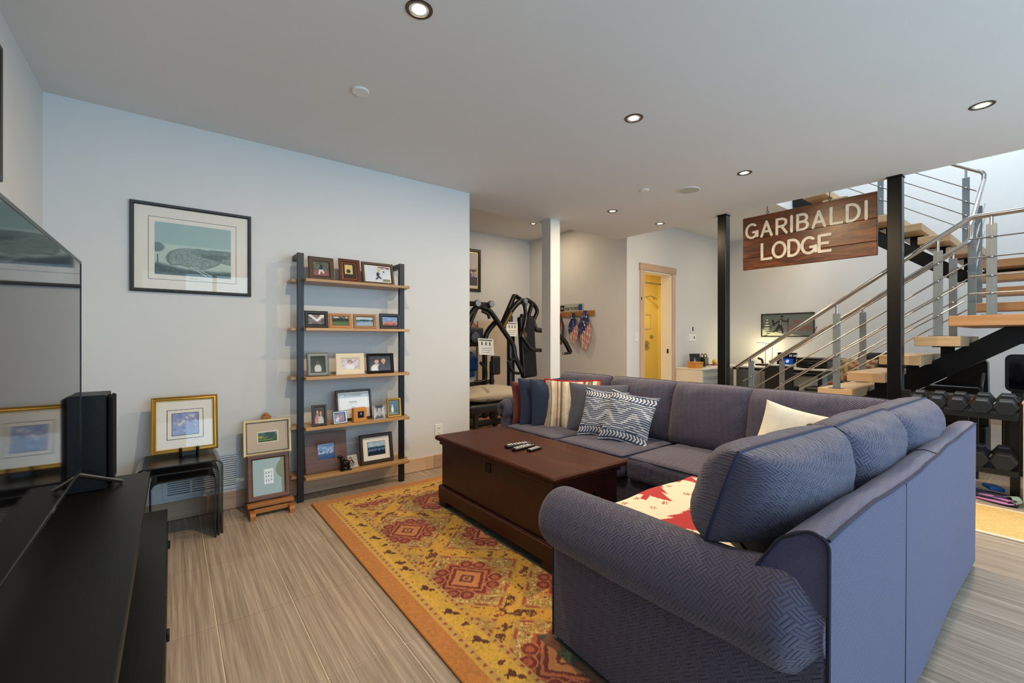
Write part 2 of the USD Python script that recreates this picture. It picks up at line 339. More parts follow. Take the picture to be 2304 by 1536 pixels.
# sofa cloth: woven key-fret relief
def fret(name, ca, cb, wdt=.030, rot=.62, strength=.8, tone=.35, ridge=1/6):
    N = {'uv': ('uvmap', {'attribute': 'st'}), 'm': ('mapping', {'rotation': (0, 0, rot), 'scale': (1/wdt, 1/wdt, 1)}), 's': ('separate_xyz', {}),
         'fi': ('math', {'math_type': 'floor'}), 'fj': ('math', {'math_type': 'floor'}), 'fu': ('math', {'math_type': 'fraction'}), 'fv': ('math', {'math_type': 'fraction'}),
         'd': ('math', {'math_type': 'add'}), 'k': ('math', {'math_type': 'floored_modulo', 'value2': 2.0}), 'lt': ('math', {'math_type': 'less_than', 'value2': .5}),
         'pu': ('math', {'math_type': 'pingpong', 'value2': ridge}), 'pv': ('math', {'math_type': 'pingpong', 'value2': ridge}), 'mx': ('mix_float', {}), 'st': ('map_range', {'range_type': 'smoothstep', 'from_min': ridge*.16, 'from_max': ridge*.6, 'to_min': 0.0, 'to_max': 1.0}),
         't': ('texture_coordinate', {}), 'nz': ('noise_texture', {'scale': 900.0, 'detail': 2}), 'nm': ('math', {'math_type': 'multiply_add', 'value2': .35}),
         'c': ('mix_color', {'a': ca, 'b': cb}), 'cf': ('math', {'math_type': 'multiply', 'value2': tone}), 'cn': ('math', {'math_type': 'multiply_add', 'value2': .5}),
         'b': ('bump', {'strength': strength, 'distance': .0035}), 'p': ('principled_bsdf', {'roughness': .85, 'sheen_weight': .25, 'sheen_roughness': .5, 'specular_ior_level': .3})}
    L = [('uv.UV', 'm.vector'), ('m.vector', 's.vector'), ('s.x', 'fi.value1'), ('s.y', 'fj.value1'), ('s.x', 'fu.value1'), ('s.y', 'fv.value1'), ('fi.value', 'd.value1'), ('fj.value', 'd.value2'),
         ('d.value', 'k.value1'), ('k.value', 'lt.value1'), ('fu.value', 'pu.value1'), ('fv.value', 'pv.value1'), ('lt.value', 'mx.fac'), ('pu.value', 'mx.a'), ('pv.value', 'mx.b'), ('mx.result', 'st.value'),
         ('t.object', 'nz.vector'), ('nz.fac', 'nm.value1'), ('st.result', 'nm.value3'), ('nm.value', 'b.height'), ('b.normal', 'p.normal'), ('st.result', 'cf.value1'), ('nz.fac', 'cn.value1'), ('cf.value', 'cn.value3'), ('cn.value', 'c.fac'), ('c.result', 'p.base_color')]
    mat(name, N, L)
fret('sofa_cloth', C(46, 47, 72), C(98, 92, 112))
fret('sofa_back_cloth', C(60, 59, 90), C(92, 88, 116), .016, .62, .35, .3)
plain('sofa_piping', C(34, 40, 66), .8)
plain('seam', C(30, 30, 44), .9)
fret('navy_speckle', C(16, 26, 50), C(40, 56, 86), .008, .5, .5, .5)
fret('dark_speckle', C(48, 54, 74), C(96, 98, 112), .007, .5, .5, .5)
mottled('maroon_velvet', C(78, 18, 20), C(100, 26, 28), 8, .85, .2, 300, sheen_weight=.5, dist=.003)
mottled('red_trim', C(150, 26, 30), C(170, 34, 36), 30, .9, .2, 300)
# trunk
mat('trunk_paint', {'t': ('texture_coordinate', {}), 'n': ('noise_texture', {'scale': 9.0, 'detail': 5, 'roughness': .7}), 'n2': ('noise_texture', {'scale': 60.0, 'detail': 3}), 'r': ('rgb_ramp', {'ramp': [(.35, C(38, 9, 7)), (.62, C(50, 13, 9)), (.74, C(74, 28, 17))]}),
    'r2': ('map_range', {'from_min': .3, 'from_max': .7, 'to_min': .32, 'to_max': .5}), 'u': ('bump', {'strength': .12, 'distance': .004}), 'p': ('principled_bsdf', {})},
    [('t.object', 'n.vector'), ('t.object', 'n2.vector'), ('n.fac', 'r.fac'), ('r.color', 'p.base_color'), ('n.fac', 'r2.value'), ('r2.result', 'p.roughness'), ('n2.fac', 'u.height'), ('u.normal', 'p.normal')])
mat('trunk_lid_paint', {'t': ('texture_coordinate', {}), 'm': ('mapping', {'scale': (3, .6, 1)}), 'n': ('noise_texture', {'scale': 3.5, 'detail': 6, 'roughness': .72}), 'v': ('voronoi_texture', {'feature': 'distance_to_edge', 'scale': 7.0, 'randomness': 1.0}), 'n3': ('noise_texture', {'scale': 16.0, 'detail': 4, 'roughness': .8}),
    'r': ('rgb_ramp', {'ramp': [(.3, C(52, 24, 18)), (.5, C(62, 28, 18)), (.64, C(72, 36, 25))]}), 's': ('map_range', {'range_type': 'smoothstep', 'from_min': .69, 'from_max': .74, 'to_min': 0.0, 'to_max': .55}), 'c': ('mix_color', {'b': C(132, 94, 76)}), 'p': ('principled_bsdf', {'roughness': .5, 'specular_ior_level': .14})},
    [('t.object', 'm.vector'), ('m.vector', 'n.vector'), ('m.vector', 'n3.vector'), ('n.fac', 'r.fac'), ('r.color', 'c.a'), ('n3.fac', 's.value'), ('s.result', 'c.fac'), ('c.result', 'p.base_color')])
plain('worn_edge', C(122, 84, 56), .5)
# sign boards
mat('sign_wood', {'t': ('texture_coordinate', {}), 'o': ('object_info', {}), 'mu': ('math', {'math_type': 'multiply', 'value2': 19.0}), 'cx': ('combine_xyz', {}), 'va': ('vector_math', {'math_type': 'add'}), 'm': ('mapping', {'scale': (6, 1.6, 9)}), 'n': ('noise_texture', {'scale': 2.2, 'detail': 7, 'roughness': .68, 'distortion': .8}),
    'r': ('rgb_ramp', {'ramp': [(.28, C(34, 13, 5)), (.46, C(70, 32, 10)), (.62, C(104, 54, 17)), (.8, C(140, 82, 30))]}), 'u': ('bump', {'strength': .3, 'distance': .004}), 'p': ('principled_bsdf', {'roughness': .36})},
    [('o.random', 'mu.value1'), ('mu.value', 'cx.y'), ('t.object', 'va.vector1'), ('cx.vector', 'va.vector2'), ('va.vector', 'm.vector'), ('m.vector', 'n.vector'), ('n.fac', 'r.fac'), ('r.color', 'p.base_color'), ('n.fac', 'u.height'), ('u.normal', 'p.normal')])
mottled('sign_letter', C(176, 170, 156), C(206, 200, 186), 14, .6, .2, 60)
plain('iron', C(30, 24, 20), .6, .4)
plain('lamp_trim', C(92, 84, 74), .3, .9)
mat('lamp_glow', {'e': ('emission', {'color': (1.0, .86, .62), 'strength': 30.0})}, [], surface='e.emission')
mat('desk_lamp_glow', {'e': ('emission', {'color': (1.0, .82, .5), 'strength': 40.0})}, [], surface='e.emission')
mat('bath_glow', {'e': ('emission', {'color': (1.0, .8, .45), 'strength': 25.0})}, [], surface='e.emission')
mat('screen_glow', {'a': ('attribute', {'attribute': 'paint'}), 'e': ('emission', {'strength': .9})}, [('a.color', 'e.color')], surface='e.emission')
plain('bath_tile', C(232, 206, 130), .3)
plain('tan_cushion', C(182, 170, 148), .9); plain('grey_stripe', C(120, 116, 110), .9)
plain('beige_board', C(206, 190, 166), .7)
plain('cobalt', C(22, 70, 140), .8); plain('mustard', C(186, 138, 34), .8)
mottled('jute', C(196, 160, 92), C(222, 188, 118), 60, .95, .6, 140, dist=.004)
plain('jute_border', C(216, 200, 170), .9)
plain('band_purple', C(70, 60, 110), .8); plain('band_pink', C(196, 134, 186), .8); plain('band_blue', C(20, 96, 178), .6); plain('band_green', C(130, 150, 128), .8)
mottled('gym_floor', C(150, 100, 52), C(186, 132, 74), 3, .4, stretch=(1, 6, 1))
plain('hex_rubber', C(22, 24, 27), .45)
plain('hex_top', C(150, 112, 62), .35, .6)
plain('grey_metal', C(92, 92, 94), .35, .7)
plain('laminate_white', C(228, 222, 208), .4)
plain('drawer_grey', C(176, 178, 168), .45)
plain('chair_black', C(16, 10, 12), .6)
plain('orange_box', C(206, 140, 56), .5)
plain('yellow_plastic', C(226, 190, 30), .4); plain('red_paper', C(150, 44, 44), .6); plain('paper', C(238, 234, 224), .8)
mottled('floral', C(168, 146, 104), C(128, 100, 66), 14, .9, lo=.4, hi=.62)
plain('cola_glass', C(34, 12, 8), .1); plain('cola_label', C(190, 30, 30), .5)
plain('leather_strap', C(96, 60, 34), .6)
plain('bronze_dark', C(24, 18, 16), .35, .5)
# ================================================================ THE ROOM
H, UP = 2.743, 3.33
XL, YB, XE = -.617, 3.833, 2.414        # left wall, back wall, its free end
# floor: one slab, its tiles laid on it (a tile is 0.30 x 0.60, joints of 3 mm)
fl = struct('floor', bx(XL-.15, 9.65, -2.2, 7.35, -.12, -.003), 'grout', 'light brown streaked floor tiles laid in a straight grid with pale joints')
TX, TY = .3015, .6026
far = []
def tile(i, j):
    x0, x1 = .15625+i*TX, .15625+(i+1)*TX; y1, y0 = 3.5075-j*TY, 3.5075-(j+1)*TY
    x0, x1, y0, y1 = max(x0, XL), min(x1, 9.5), max(y0, -1.85), min(y1, 7.2)
    if y0 < YB < y1 and x1 <= XE+.01: y1 = YB
    if x1 < 6.05 and y1 > 4.24: y1 = 4.24
    if x1-x0 < .02 or y1-y0 < .02: return None
    g = .0022
    return bx(x0+g, x1-g, y0+g, y1-g, -.01, 0, .0012)
for i in range(-4, 32):
    for j in range(-7, 10):
        m = tile(i, j)
        if m is None: continue
        cx, cy = .15625+(i+.5)*TX, 3.5075-(j+.5)*TY
        if cx < 6.7 and -.5 < cy < 4.3: struct('tile', m, 'floor_tile', parent=fl, smooth=False)
        else: far.append(m)
pr = struct('tile_field', join(*far), 'floor_tile', parent=fl, smooth=False); stage.GetPrimAtPath(pr).SetCustomDataByKey('kind', 'stuff')
gf = struct('floor', bx(.5, 6.03, 4.24, 7.2, -.01, .0005), 'gym_floor', 'honey brown wood-look floor of the gym alcove')

struct('wall_left', bx(XL-.14, XL, -2.0, YB+.14, 0, H), 'wall_paint', 'white wall behind the television')
struct('wall_back', bx(XL, XE, YB, YB+.14, 0, H), 'wall_paint', 'long white wall behind the ladder shelf')
struct('wall_gym', bx(.5, 6.18, 7.2, 7.34, 0, UP), 'wall_paint', 'white back wall of the gym alcove')
struct('wall_gym_left', bx(.36, .5, YB+.14, 7.34, 0, UP), 'wall_paint', 'white left wall of the gym alcove')
struct('wall_coat', bx(6.04, 6.18, 4.80, 7.2, 0, UP), 'wall_paint', 'white wall carrying the peg rail')
DX0, DX1, DH = 6.5, 7.338, 2.441
struct('wall_hall', join(bx(6.04, DX0, 4.66, 4.80, 0, UP), bx(DX1, 9.64, 4.66, 4.80, 0, UP), bx(DX0, DX1, 4.66, 4.80, DH, UP)), 'wall_paint', 'white wall with the doorway')
struct('wall_far', bx(9.5, 9.64, -2.0, 4.66, 0, 6.2), 'wall_paint', 'tall white wall behind the staircase')
struct('wall_upper', join(bx(5.16, 5.3, -2.0, 4.8, UP, 6.2), bx(5.3, 9.64, 4.66, 4.8, UP, 6.2)), 'wall_paint', 'unseen white upper walls around the stairwell, placed to bounce light')  # upper walls are out of view, placed to bounce daylight
# window wall behind the camera: glass doors, and unseen tall windows lighting the stairs
W = [(-.45, 4.85), (5.7, 8.1)]
def front(z0, z1): return [bx(-.76, W[0][0], -2.0, -1.86, z0, z1), bx(W[0][1], W[1][0], -2.0, -1.86, z0, z1), bx(W[1][1], 9.64, -2.0, -1.86, z0, z1)]
struct('wall_front', join(*front(0, 2.45), bx(-.76, 5.3, -2.0, -1.86, 2.45, H), bx(W[1][0], W[1][1], -2.0, -1.86, 0, .4), bx(W[1][0], W[1][1], -2.0, -1.86, 2.9, 6.2), *[bx(a, b, -2.0, -1.86, 2.45, 6.2) for a, b in ((5.3, W[1][0]), (W[1][1], 9.64))]), 'wall_paint', 'white window wall behind the camera')
def window(n, x0, x1, z0, z1, k):
    fr = [bx(x0, x1, -1.96, -1.9, z0, z0+.06), bx(x0, x1, -1.96, -1.9, z1-.06, z1)]
    st = np.linspace(x0, x1, k+1)
    for s in st: fr.append(bx(min(max(s-.03, x0), x1-.06), min(max(s-.03, x0), x1-.06)+.06, -1.96, -1.9, z0+.06, z1-.06))
    w = struct(f'window_{n}', join(*fr), 'pale_oak_upright', 'oak framed window behind the camera')
    for a, b in zip(st[:-1], st[1:]): struct('pane', bx(a+.03, b-.03, -1.935, -1.925, z0+.06, z1-.06), 'window_glass', parent=w)
window(1, *W[0], 0.0, 2.45, 5); window(2, *W[1], .4, 2.9, 2)

struct('ceiling', bx(XL-.14, 5.3, -2.0, 4.27, H, UP), 'ceiling_paint', 'flat white ceiling with recessed lights')
struct('ceiling_gym', join(bx(.36, 5.3, 4.27, 4.66, UP, UP+.1), bx(.36, 6.18, 4.66, 7.34, UP, UP+.1)), 'ceiling_paint', 'higher white ceiling of the gym alcove')
struct('ceiling_hall', bx(5.3, 9.5, 2.88, 4.66, UP, UP+.31), 'ceiling_paint', 'white underside of the upper floor over the hall')
struct('ceiling_stair', join(bx(5.16, 6.3, -2.0, 4.8, 6.0, 6.2), bx(8.9, 9.64, -2.0, 4.8, 6.0, 6.2), bx(6.3, 8.9, -2.0, -.4, 6.0, 6.2), bx(6.3, 8.9, 2.2, 4.8, 6.0, 6.2)), 'ceiling_paint', 'unseen white roof over the stairwell, open for the skylight lamp')  # unseen roof, shaped around the skylight lamp
struct('window_3', bx(6.3, 8.9, -.4, 2.2, 6.12, 6.14), 'window_glass', 'unseen skylight pane over the stairwell, placed with the lamp lighting the upper wall')  # unseen pane above the lamp that lights the stairwell
struct('column', bx(3.712, 3.872, 4.02, 4.18, 0, H), 'wall_paint', 'square white column under the ceiling edge')
bb = struct('baseboard_back', bx(XL, XE, YB-.003, YB, 0, .128), 'pale_oak', 'flat pale oak baseboard along the back wall')
for a, b in ((XL, .62), (.622, 2.0), (2.002, XE)): struct('board', bx(a, b, YB-.018, YB-.003, .003, .128, .002), 'pale_oak', parent=bb)
bb = struct('baseboard_left', bx(XL, XL+.003, -1.85, YB-.018, 0, .128), 'pale_oak', 'flat pale oak baseboard along the left wall')
struct('board', bx(XL+.003, XL+.018, -1.85, YB-.018, .003, .128, .002), 'pale_oak', parent=bb)
struct('baseboard_gym', bx(.5, 6.02, 7.185, 7.2, 0, .128), 'pale_oak', 'pale oak baseboard of the gym alcove')
struct('baseboard_coat', bx(6.022, 6.04, 4.66, 7.2, 0, .128), 'pale_oak', 'pale oak baseboard under the peg rail')
struct('baseboard_far', bx(9.482, 9.5, -1.85, 4.66, 0, .128), 'pale_oak', 'pale oak baseboard behind the staircase')

# doorway to the shower room: oak casing, lining with strike plate
d1 = struct('door_1', join(bx(DX0-.115, DX0-.005, 4.635, 4.66, 0, DH+.005), bx(DX1+.005, DX1+.115, 4.635, 4.66, 0, DH+.005)), 'pale_oak_upright', 'open doorway with flat pale oak casing')
struct('head_casing', bx(DX0-.13, DX1+.14, 4.63, 4.66, DH+.005, DH+.125, .002), 'pale_oak', parent=d1)
struct('door_lining', join(bx(DX0-.002, DX0+.015, 4.645, 4.86, 0, DH), bx(DX1-.015, DX1+.002, 4.645, 4.86, 0, DH), bx(DX0, DX1, 4.645, 4.86, DH-.015, DH+.003)), 'white_paint', parent=d1)
struct('strike_plate', bx(DX1-.018, DX1-.015, 4.7, 4.735, .98, 1.06, .001), 'bronze_dark', parent=d1)
struct('hinge', bx(DX0-.1, DX0-.085, 4.63, 4.636, 1.92, 1.97), 'bronze_dark', parent=d1)
# shower room
struct('wall_bath', join(bx(6.19, 6.29, 4.81, 6.45, 0, 2.9), bx(9.5, 9.64, 4.81, 6.45, 0, 2.9), bx(6.19, 9.64, 6.4, 6.54, 0, 2.9), bx(6.19, 9.64, 4.81, 6.54, 2.9, 3.0)), 'bath_tile', 'cream tiled shower room seen through the doorway')
s_ = Thing('shower_mixer', 'round chrome shower mixer plate on the cream shower wall', 'shower fitting', (9.05, 6.4, 1.09))
s_.add('plate', lathe([(0, .012), (.11, .012), (.115, .004), (.115, 0)], (9.05, 6.4, 1.09), 32, 'y'), 'silver'); s_.add('lever', bx(9.03, 9.1, 6.34, 6.388, 1.06, 1.12, .01), 'chrome')
s_ = Thing('shower_valve', 'small chrome knob above and right of the round shower mixer', 'shower fitting', (9.23, 6.4, 1.305))
s_.add('knob', lathe([(0, .05), (.03, .05), (.034, .012), (.05, .01), (.05, 0)], (9.23, 6.4, 1.305), 24, 'y'), 'silver')
s_ = Thing('wall_shower', 'chrome shower head arm high on the cream shower wall', 'shower fitting', (9.05, 6.4, 2.25))
s_.add('arm', tube(bend([(9.0, 6.4, 2.25), (9.0, 6.25, 2.27), (9.1, 6.2, 2.22)], .05), .012), 'silver'); s_.add('rose', lathe([(0, 0), (.05, 0), (.03, .03), (0, .03)], (9.1, 6.2, 2.19), 20), 'chrome')
s_ = Thing('wall_niche', 'shallow square niche frame on the cream shower wall', 'niche', (9.08, 6.4, 1.6))
s_.add('niche_frame', join(bx(8.85, 9.2, 6.385, 6.4, 1.48, 1.5), bx(8.85, 9.2, 6.385, 6.4, 1.83, 1.85), bx(9.18, 9.2, 6.385, 6.4, 1.5, 1.83), bx(8.85, 8.87, 6.385, 6.4, 1.5, 1.83)), 'mat_taupe')
s_ = Thing('shower_screen', 'clear glass shower screen behind the doorway', 'shower screen', (8.3, 5.9, 0))
s_.add('glass', bx(7.2, 9.55, 5.6, 5.61, .02, 2.42), 'window_glass'); s_.add('rail', bx(7.2, 9.55, 5.592, 5.618, 2.42, 2.45), 'silver')
s_ = Thing('bath_ceiling_light', 'unseen round ceiling light, placed to light the shower room warmly', 'ceiling light', (7.7, 5.35, 2.9))  # out of view, placed to light the room behind the doorway
s_.add('rim', lathe([(.17, 0), (.17, -.05), (.15, -.05), (.15, 0)], (7.7, 5.35, 2.9), 32), 'white_plastic'); s_.add('diffuser', lathe([(0, -.045), (.148, -.045), (.148, -.03)], (7.7, 5.35, 2.9), 32), 'bath_glow')
bl = UsdLux.DiskLight.Define(stage, s_.path+'/bulb'); bl.CreateRadiusAttr(.14); bl.CreateColorAttr(Gf.Vec3f(1, .8, .42)); bl.CreateIntensityAttr(300.0)
UsdGeom.Xformable(bl).AddTranslateOp().Set(Gf.Vec3d(0, 0, -.06))

# ---------------------------------------------------------------- recessed lights and ceiling discs
def downlight(x, y, z, label, k=1.0):
    t = Thing('downlight', label, 'ceiling light', (x, y, z), 'recessed ceiling lights')
    t.add('trim_ring', lathe([(.052, .02), (.045, .0), (.046, -.003), (.058, -.004), (.062, -.001), (.062, .002)], (x, y, z), 40), 'lamp_trim')
    t.add('lamp', lathe([(0, -.0015), (.03, -.0015), (.034, .004), (.046, .004)], (x, y, z), 32), 'lamp_glow')
    l = UsdLux.DiskLight.Define(stage, t.path+'/bulb'); l.CreateRadiusAttr(.03); l.CreateColorAttr(Gf.Vec3f(*LAMP)); l.CreateIntensityAttr(LAMP_POWER*k); sh = UsdLux.ShapingAPI.Apply(l.GetPrim()); sh.CreateShapingConeAngleAttr(22.0); sh.CreateShapingConeSoftnessAttr(.4)
    UsdGeom.Xformable(l).AddTranslateOp().Set(Gf.Vec3d(0, 0, -.008))
for x, y, z, lab in [(.887, 1.836, H, 'recessed ceiling light at the top edge of the photo above the floor tiles'), (2.473, 1.851, H, 'recessed ceiling light above the trunk, middle of the ceiling'),
    (4.099, .386, H, 'recessed ceiling light nearest the right edge, in front of the stairs'), (4.077, 1.852, H, 'bright recessed ceiling light left of the hanging wooden sign'),
    (4.077, 3.351, H, 'recessed ceiling light behind and left of the round ceiling speaker'), (5.006, 3.337, H, 'recessed ceiling light near the ceiling edge above the doorway'),
    (5.166, 6.05, UP, 'recessed light in the higher gym ceiling beside the white column'), (6.3, 3.55, UP, 'added warm fill light in the hall ceiling, hidden behind the ceiling edge'), (8.5, 3.3, UP, 'added warm fill light in the hall ceiling above the desk, behind the hanging sign')]: downlight(x, y, z, lab, .45 if z == UP and x > 5.5 else .6 if y > 3 else 1.0)  # both hall lights are added warm fill, hidden from the camera
solo('ceiling_cover', 'flat white round cover plate on the ceiling above the long wall', 'cover plate', lathe([(0, -.012), (.046, -.012), (.05, -.009), (.05, 0)], (.898, 2.651, H), 36), 'white_plastic')
solo('ceiling_cover', 'small white round cover plate left of the ceiling speaker', 'cover plate', lathe([(0, -.012), (.04, -.012), (.044, -.009), (.044, 0)], (3.746, 2.675, H), 36), 'white_plastic')
s_ = Thing('ceiling_speaker', 'round grey ceiling speaker grille between the recessed lights', 'ceiling speaker', (4.107, 2.412, H))
s_.add('rim', lathe([(.098, 0), (.098, -.006), (.105, -.006), (.108, 0)], (4.107, 2.412, H), 44), 'white_plastic'); s_.add('grille', lathe([(0, -.005), (.097, -.004), (.098, 0)], (4.107, 2.412, H), 44), 'drawer_grey')
s_ = Thing('smoke_detector', 'white smoke detector on the higher hall ceiling beside the left black post', 'smoke detector', (7.25, 3.55, UP))
s_.add('body', lathe([(0, -.045), (.045, -.045), (.06, -.03), (.062, 0)], (7.25, 3.55, UP), 30), 'white_plastic')
# wall fittings
def plate(name, label, cat, x0, x1, z0, z1, y, bits):
    t = Thing(name, label, cat, ((x0+x1)/2, y, z0)); t.add('cover', bx(x0, x1, y-.007, y, z0, z1, .003), 'white_plastic')
    for nm, b, m in bits: t.add(nm, bx(*b, .001), m)
plate('wall_outlet', 'white power outlet low on the long wall beside the trunk', 'power outlet', 2.018, 2.098, .288, .42, YB, [('socket', (2.04, 2.076, YB-.009, YB-.006, .36, .4), 'white_paint'), ('socket', (2.04, 2.076, YB-.009, YB-.006, .31, .35), 'white_paint')]+[('slot', (a, a+.004, YB-.0095, YB-.0088, z, z+.012), 'dark_slot') for a in (2.05, 2.064) for z in (.374, .324)])
plate('light_switch', 'white light switch left of the doorway casing', 'light switch', 6.262, 6.345, 1.205, 1.365, 4.66, [('rocker', (6.285, 6.322, 4.649, 4.654, 1.25, 1.32), 'white_paint')])
plate('light_switch', 'white double switch plate under the thermostat', 'light switch', 7.94, 8.19, 1.205, 1.345, 4.66, [('rocker', (7.975, 8.03, 4.649, 4.654, 1.24, 1.31), 'white_paint'), ('rocker', (8.1, 8.15, 4.649, 4.654, 1.24, 1.31), 'white_paint'), ('slide', (8.115, 8.135, 4.645, 4.65, 1.25, 1.3), 'dark_slot')])
plate('thermostat', 'white thermostat with dark display above the double switch plate', 'thermostat', 7.99, 8.12, 1.375, 1.50, 4.66, [('display', (8.06, 8.1, 4.651, 4.654, 1.4, 1.485), 'dark_slot')])
t = Thing('floor_vent', 'white louvred air vent low on the wall behind the nest of tables', 'air vent', (.17, YB, .15))
t.add('frame', join(bx(-.05, .40, YB-.008, YB, .15, .175, .002), bx(-.05, .40, YB-.008, YB, .395, .42, .002), bx(-.05, -.025, YB-.008, YB, .175, .395), bx(.375, .40, YB-.008, YB, .175, .395), bx(.10, .115, YB-.008, YB, .175, .395), bx(.235, .25, YB-.008, YB, .175, .395)), 'vent_white')
t.add('recess', bx(-.025, .375, YB-.0015, YB-.0005, .175, .395), 'dark_slot')
for k in range(14):
    z = .18+k*.0155
    for a, b in ((-.025, .10), (.115, .235), (.25, .375)): t.add('slat', hull([(x, y, zz) for x in (a, b) for y, zz in ((YB-.007, z), (YB-.007, z+.007), (YB-.002, z+.006), (YB-.002, z+.011))]), 'vent_white', smooth=False)
# ================================================================ POSTS, SIGN, STAIRS
for y, lab in ((2.642, 'slim black square steel post left of the hanging sign'), (1.045, 'black square steel post right of the hanging sign, by the dumbbells')):
    t = Thing('steel_post', lab, 'post', (5.28, y, 0), 'black steel posts')
    t.add('shaft', bx(5.228, 5.332, y-.052, y+.052, .012, H-.012, .006), 'post_black'); t.add('base_plate', bx(5.19, 5.37, y-.09, y+.09, 0, .012, .002), 'post_black')
    t.add('cap_plate', bx(5.222, 5.338, y-.058, y+.058, H-.012, H, .002), 'post_black')

# --- hanging sign: three boards, raised letters, two eye hooks; its face looks towards -x
SX, SY0, SY1, SZ0, SZ1 = 5.27, 2.413, 1.177, 2.045, 2.648
t = Thing('hanging_sign', 'dark brown wooden sign board hung from the ceiling edge, reading GARIBALDI LODGE', 'sign', (SX, 1.795, SZ0))
for a, b in ((SZ0, 2.178), (2.1795, 2.395), (2.3965, SZ1)): t.add('board', bx(SX, SX+.035, SY1, SY0, a, b, .004), 'sign_wood')
def stroke(lines, w, cap=1): return unary_union([LineString(l).buffer(w/2, cap_style=cap, join_style=1, quad_segs=6) for l in lines])
def arcpts(cx, cy, rx, ry, a0, a1, n=18): return [(cx+rx*math.cos(math.radians(a)), cy+ry*math.sin(math.radians(a))) for a in np.linspace(a0, a1, n)]
GL = {  # strokes in a box of height 1, width as given
 'G': (.74, [arcpts(.37, .5, .34, .44, 52, 360-8, 26)+[(.71, .40)], [(.71, .12), (.71, .40), (.46, .40)]]),
 'A': (.72, [[(.06, .04), (.36, .94), (.66, .04)], [(.17, .32), (.55, .32)]]),
 'R': (.66, [[(.08, .03), (.08, .93)], [(.08, .93), (.36, .93)]+arcpts(.36, .70, .24, .23, 90, -90, 10)+[(.08, .47)], [(.34, .47), (.62, .04)]]),
 'I': (.16, [[(.08, .03), (.08, .97)]]),
 'B': (.66, [[(.08, .05), (.08, .95)], [(.08, .95), (.34, .95)]+arcpts(.34, .73, .23, .22, 90, -90, 10)+[(.08, .51)], [(.34, .51)]+arcpts(.36, .28, .25, .23, 90, -90, 10)+[(.08, .05)]]),
 'L': (.60, [[(.08, .97), (.08, .06), (.58, .06)]]),
 'D': (.68, [[(.08, .05), (.08, .95), (.26, .95)]+arcpts(.26, .5, .36, .45, 90, -90, 16)+[(.08, .05)]]),
 'O': (.76, [arcpts(.38, .5, .33, .44, 0, 360, 32)]),
 'E': (.60, [[(.58, .94), (.08, .94), (.08, .06), (.58, .06)], [(.08, .5), (.46, .5)]])}
def letters(word, y_left, y_right, z0, hgt):
    n = sum(GL[c][0] for c in word); gap = ((y_left-y_right)/hgt-n)/(len(word)-1); x = 0.0
    for c in word:
        g = stroke(GL[c][1], .15, 1 if c in 'GAIDO' else 3)
        t.add('letter', extrude(g, .006, lambda a, b, d, x=x: (SX-d, y_left-(x+a)*hgt, z0+b*hgt)), 'sign_letter', label=f'cream painted letter {c}')
        x += GL[c][0]+gap
letters('GARIBALDI', 2.375, 1.245, 2.398, .175)
letters('LODGE', 2.215, 1.55, 2.135, .185)
for y in (2.15, 1.56):
    t.add('eye_hook', join(tube(arc((SX+.017, y, 2.672), .012, 0, 2*np.pi, 17, (0, 1, 0), (0, 0, 1))[:-1], .0035, 6, close=True), cyl((SX+.017, y, 2.648), (SX+.017, y, 2.661), .003, 6), tube(bend([(SX+.017, y, 2.684), (SX+.017, y+.004, 2.70), (SX+.017, y, 2.743)], .01), .003, 6)), 'iron')

# --- staircase: heavy timber treads on black steel stringers, three flights
RISE, GO, TH = .182, .26, .092
st = Thing('staircase', 'open timber staircase with thick oak treads on black steel stringers, turning twice', 'staircase', (6.07, 1.6, 0))
def tread(x0, x1, y0, y1, k, m): st.add('tread', bx(x0, x1, y0, y1, k*RISE-TH, k*RISE, .004), m)
YF = lambda k: 1.735+GO*(4-k)           # far edge of tread k of the first flight
for k in range(1, 8): tread(5.5, 6.65, YF(k)-.305, YF(k), k, 'tread_wood')
tread(5.5, 6.98, -.42, .725, 8, 'tread_cross_wood')
XF = lambda k: 6.93+.245*(k-9)
for k in range(9, 12): tread(XF(k), XF(k)+.29, -.42, .755, k, 'tread_cross_wood')
tread(XF(12), 8.75, -.42, .735, 12, 'tread_cross_wood')
YU = lambda k: .72+GO*(k-13)
for k in range(13, 20): tread(7.55, 8.75, YU(k), YU(k)+.30, k, 'tread_wood')
def slab(poly, x0, x1, m='post_black', nm='stringer'): st.add(nm, extrude(poly, x1-x0, lambda a, b, c: (x0+c, a, b)), m, smooth=False)
slab([(2.35, 0), (2.08, 0), (.33, 1.205), (-.38, 1.205), (-.38, 1.362), (.42, 1.362), (2.35, .03)], 6.01, 6.13)
st.add('stringer', extrude([(6.9, 1.16), (8.0, 1.98), (8.4, 1.98), (8.4, 2.09), (7.75, 2.09), (6.75, 1.362), (6.5, 1.362), (6.5, 1.16)], .12, lambda a, b, c: (a, -.1+c, b)), 'post_black', smooth=False)
slab([(.2, 1.98), (.98, 1.98), (2.86, 3.39), (2.86, 3.60), (2.6, 3.60), (2.6, 3.44), (.86, 2.09), (.2, 2.09)], 8.0, 8.14)
for k in range(1, 8):
    y = YF(k)-.15; zt = k*RISE-TH; zb = max(.0, zt-.16)
    st.add('tread_bracket', join(bx(5.97, 6.17, y-.1, y+.1, zt-.014, zt), bx(6.06, 6.08, y-.05, y+.05, zb, zt-.012), bx(6.04, 6.10, y-.035, y-.02, zb, zt-.012)), 'post_black', smooth=False)
for k in range(13, 20):
    y = YU(k)+.15; zt = k*RISE-TH
    st.add('tread_bracket', join(bx(7.97, 8.17, y-.1, y+.1, zt-.014, zt), bx(8.06, 8.08, y-.05, y+.05, zt-.15, zt-.012)), 'post_black', smooth=False)
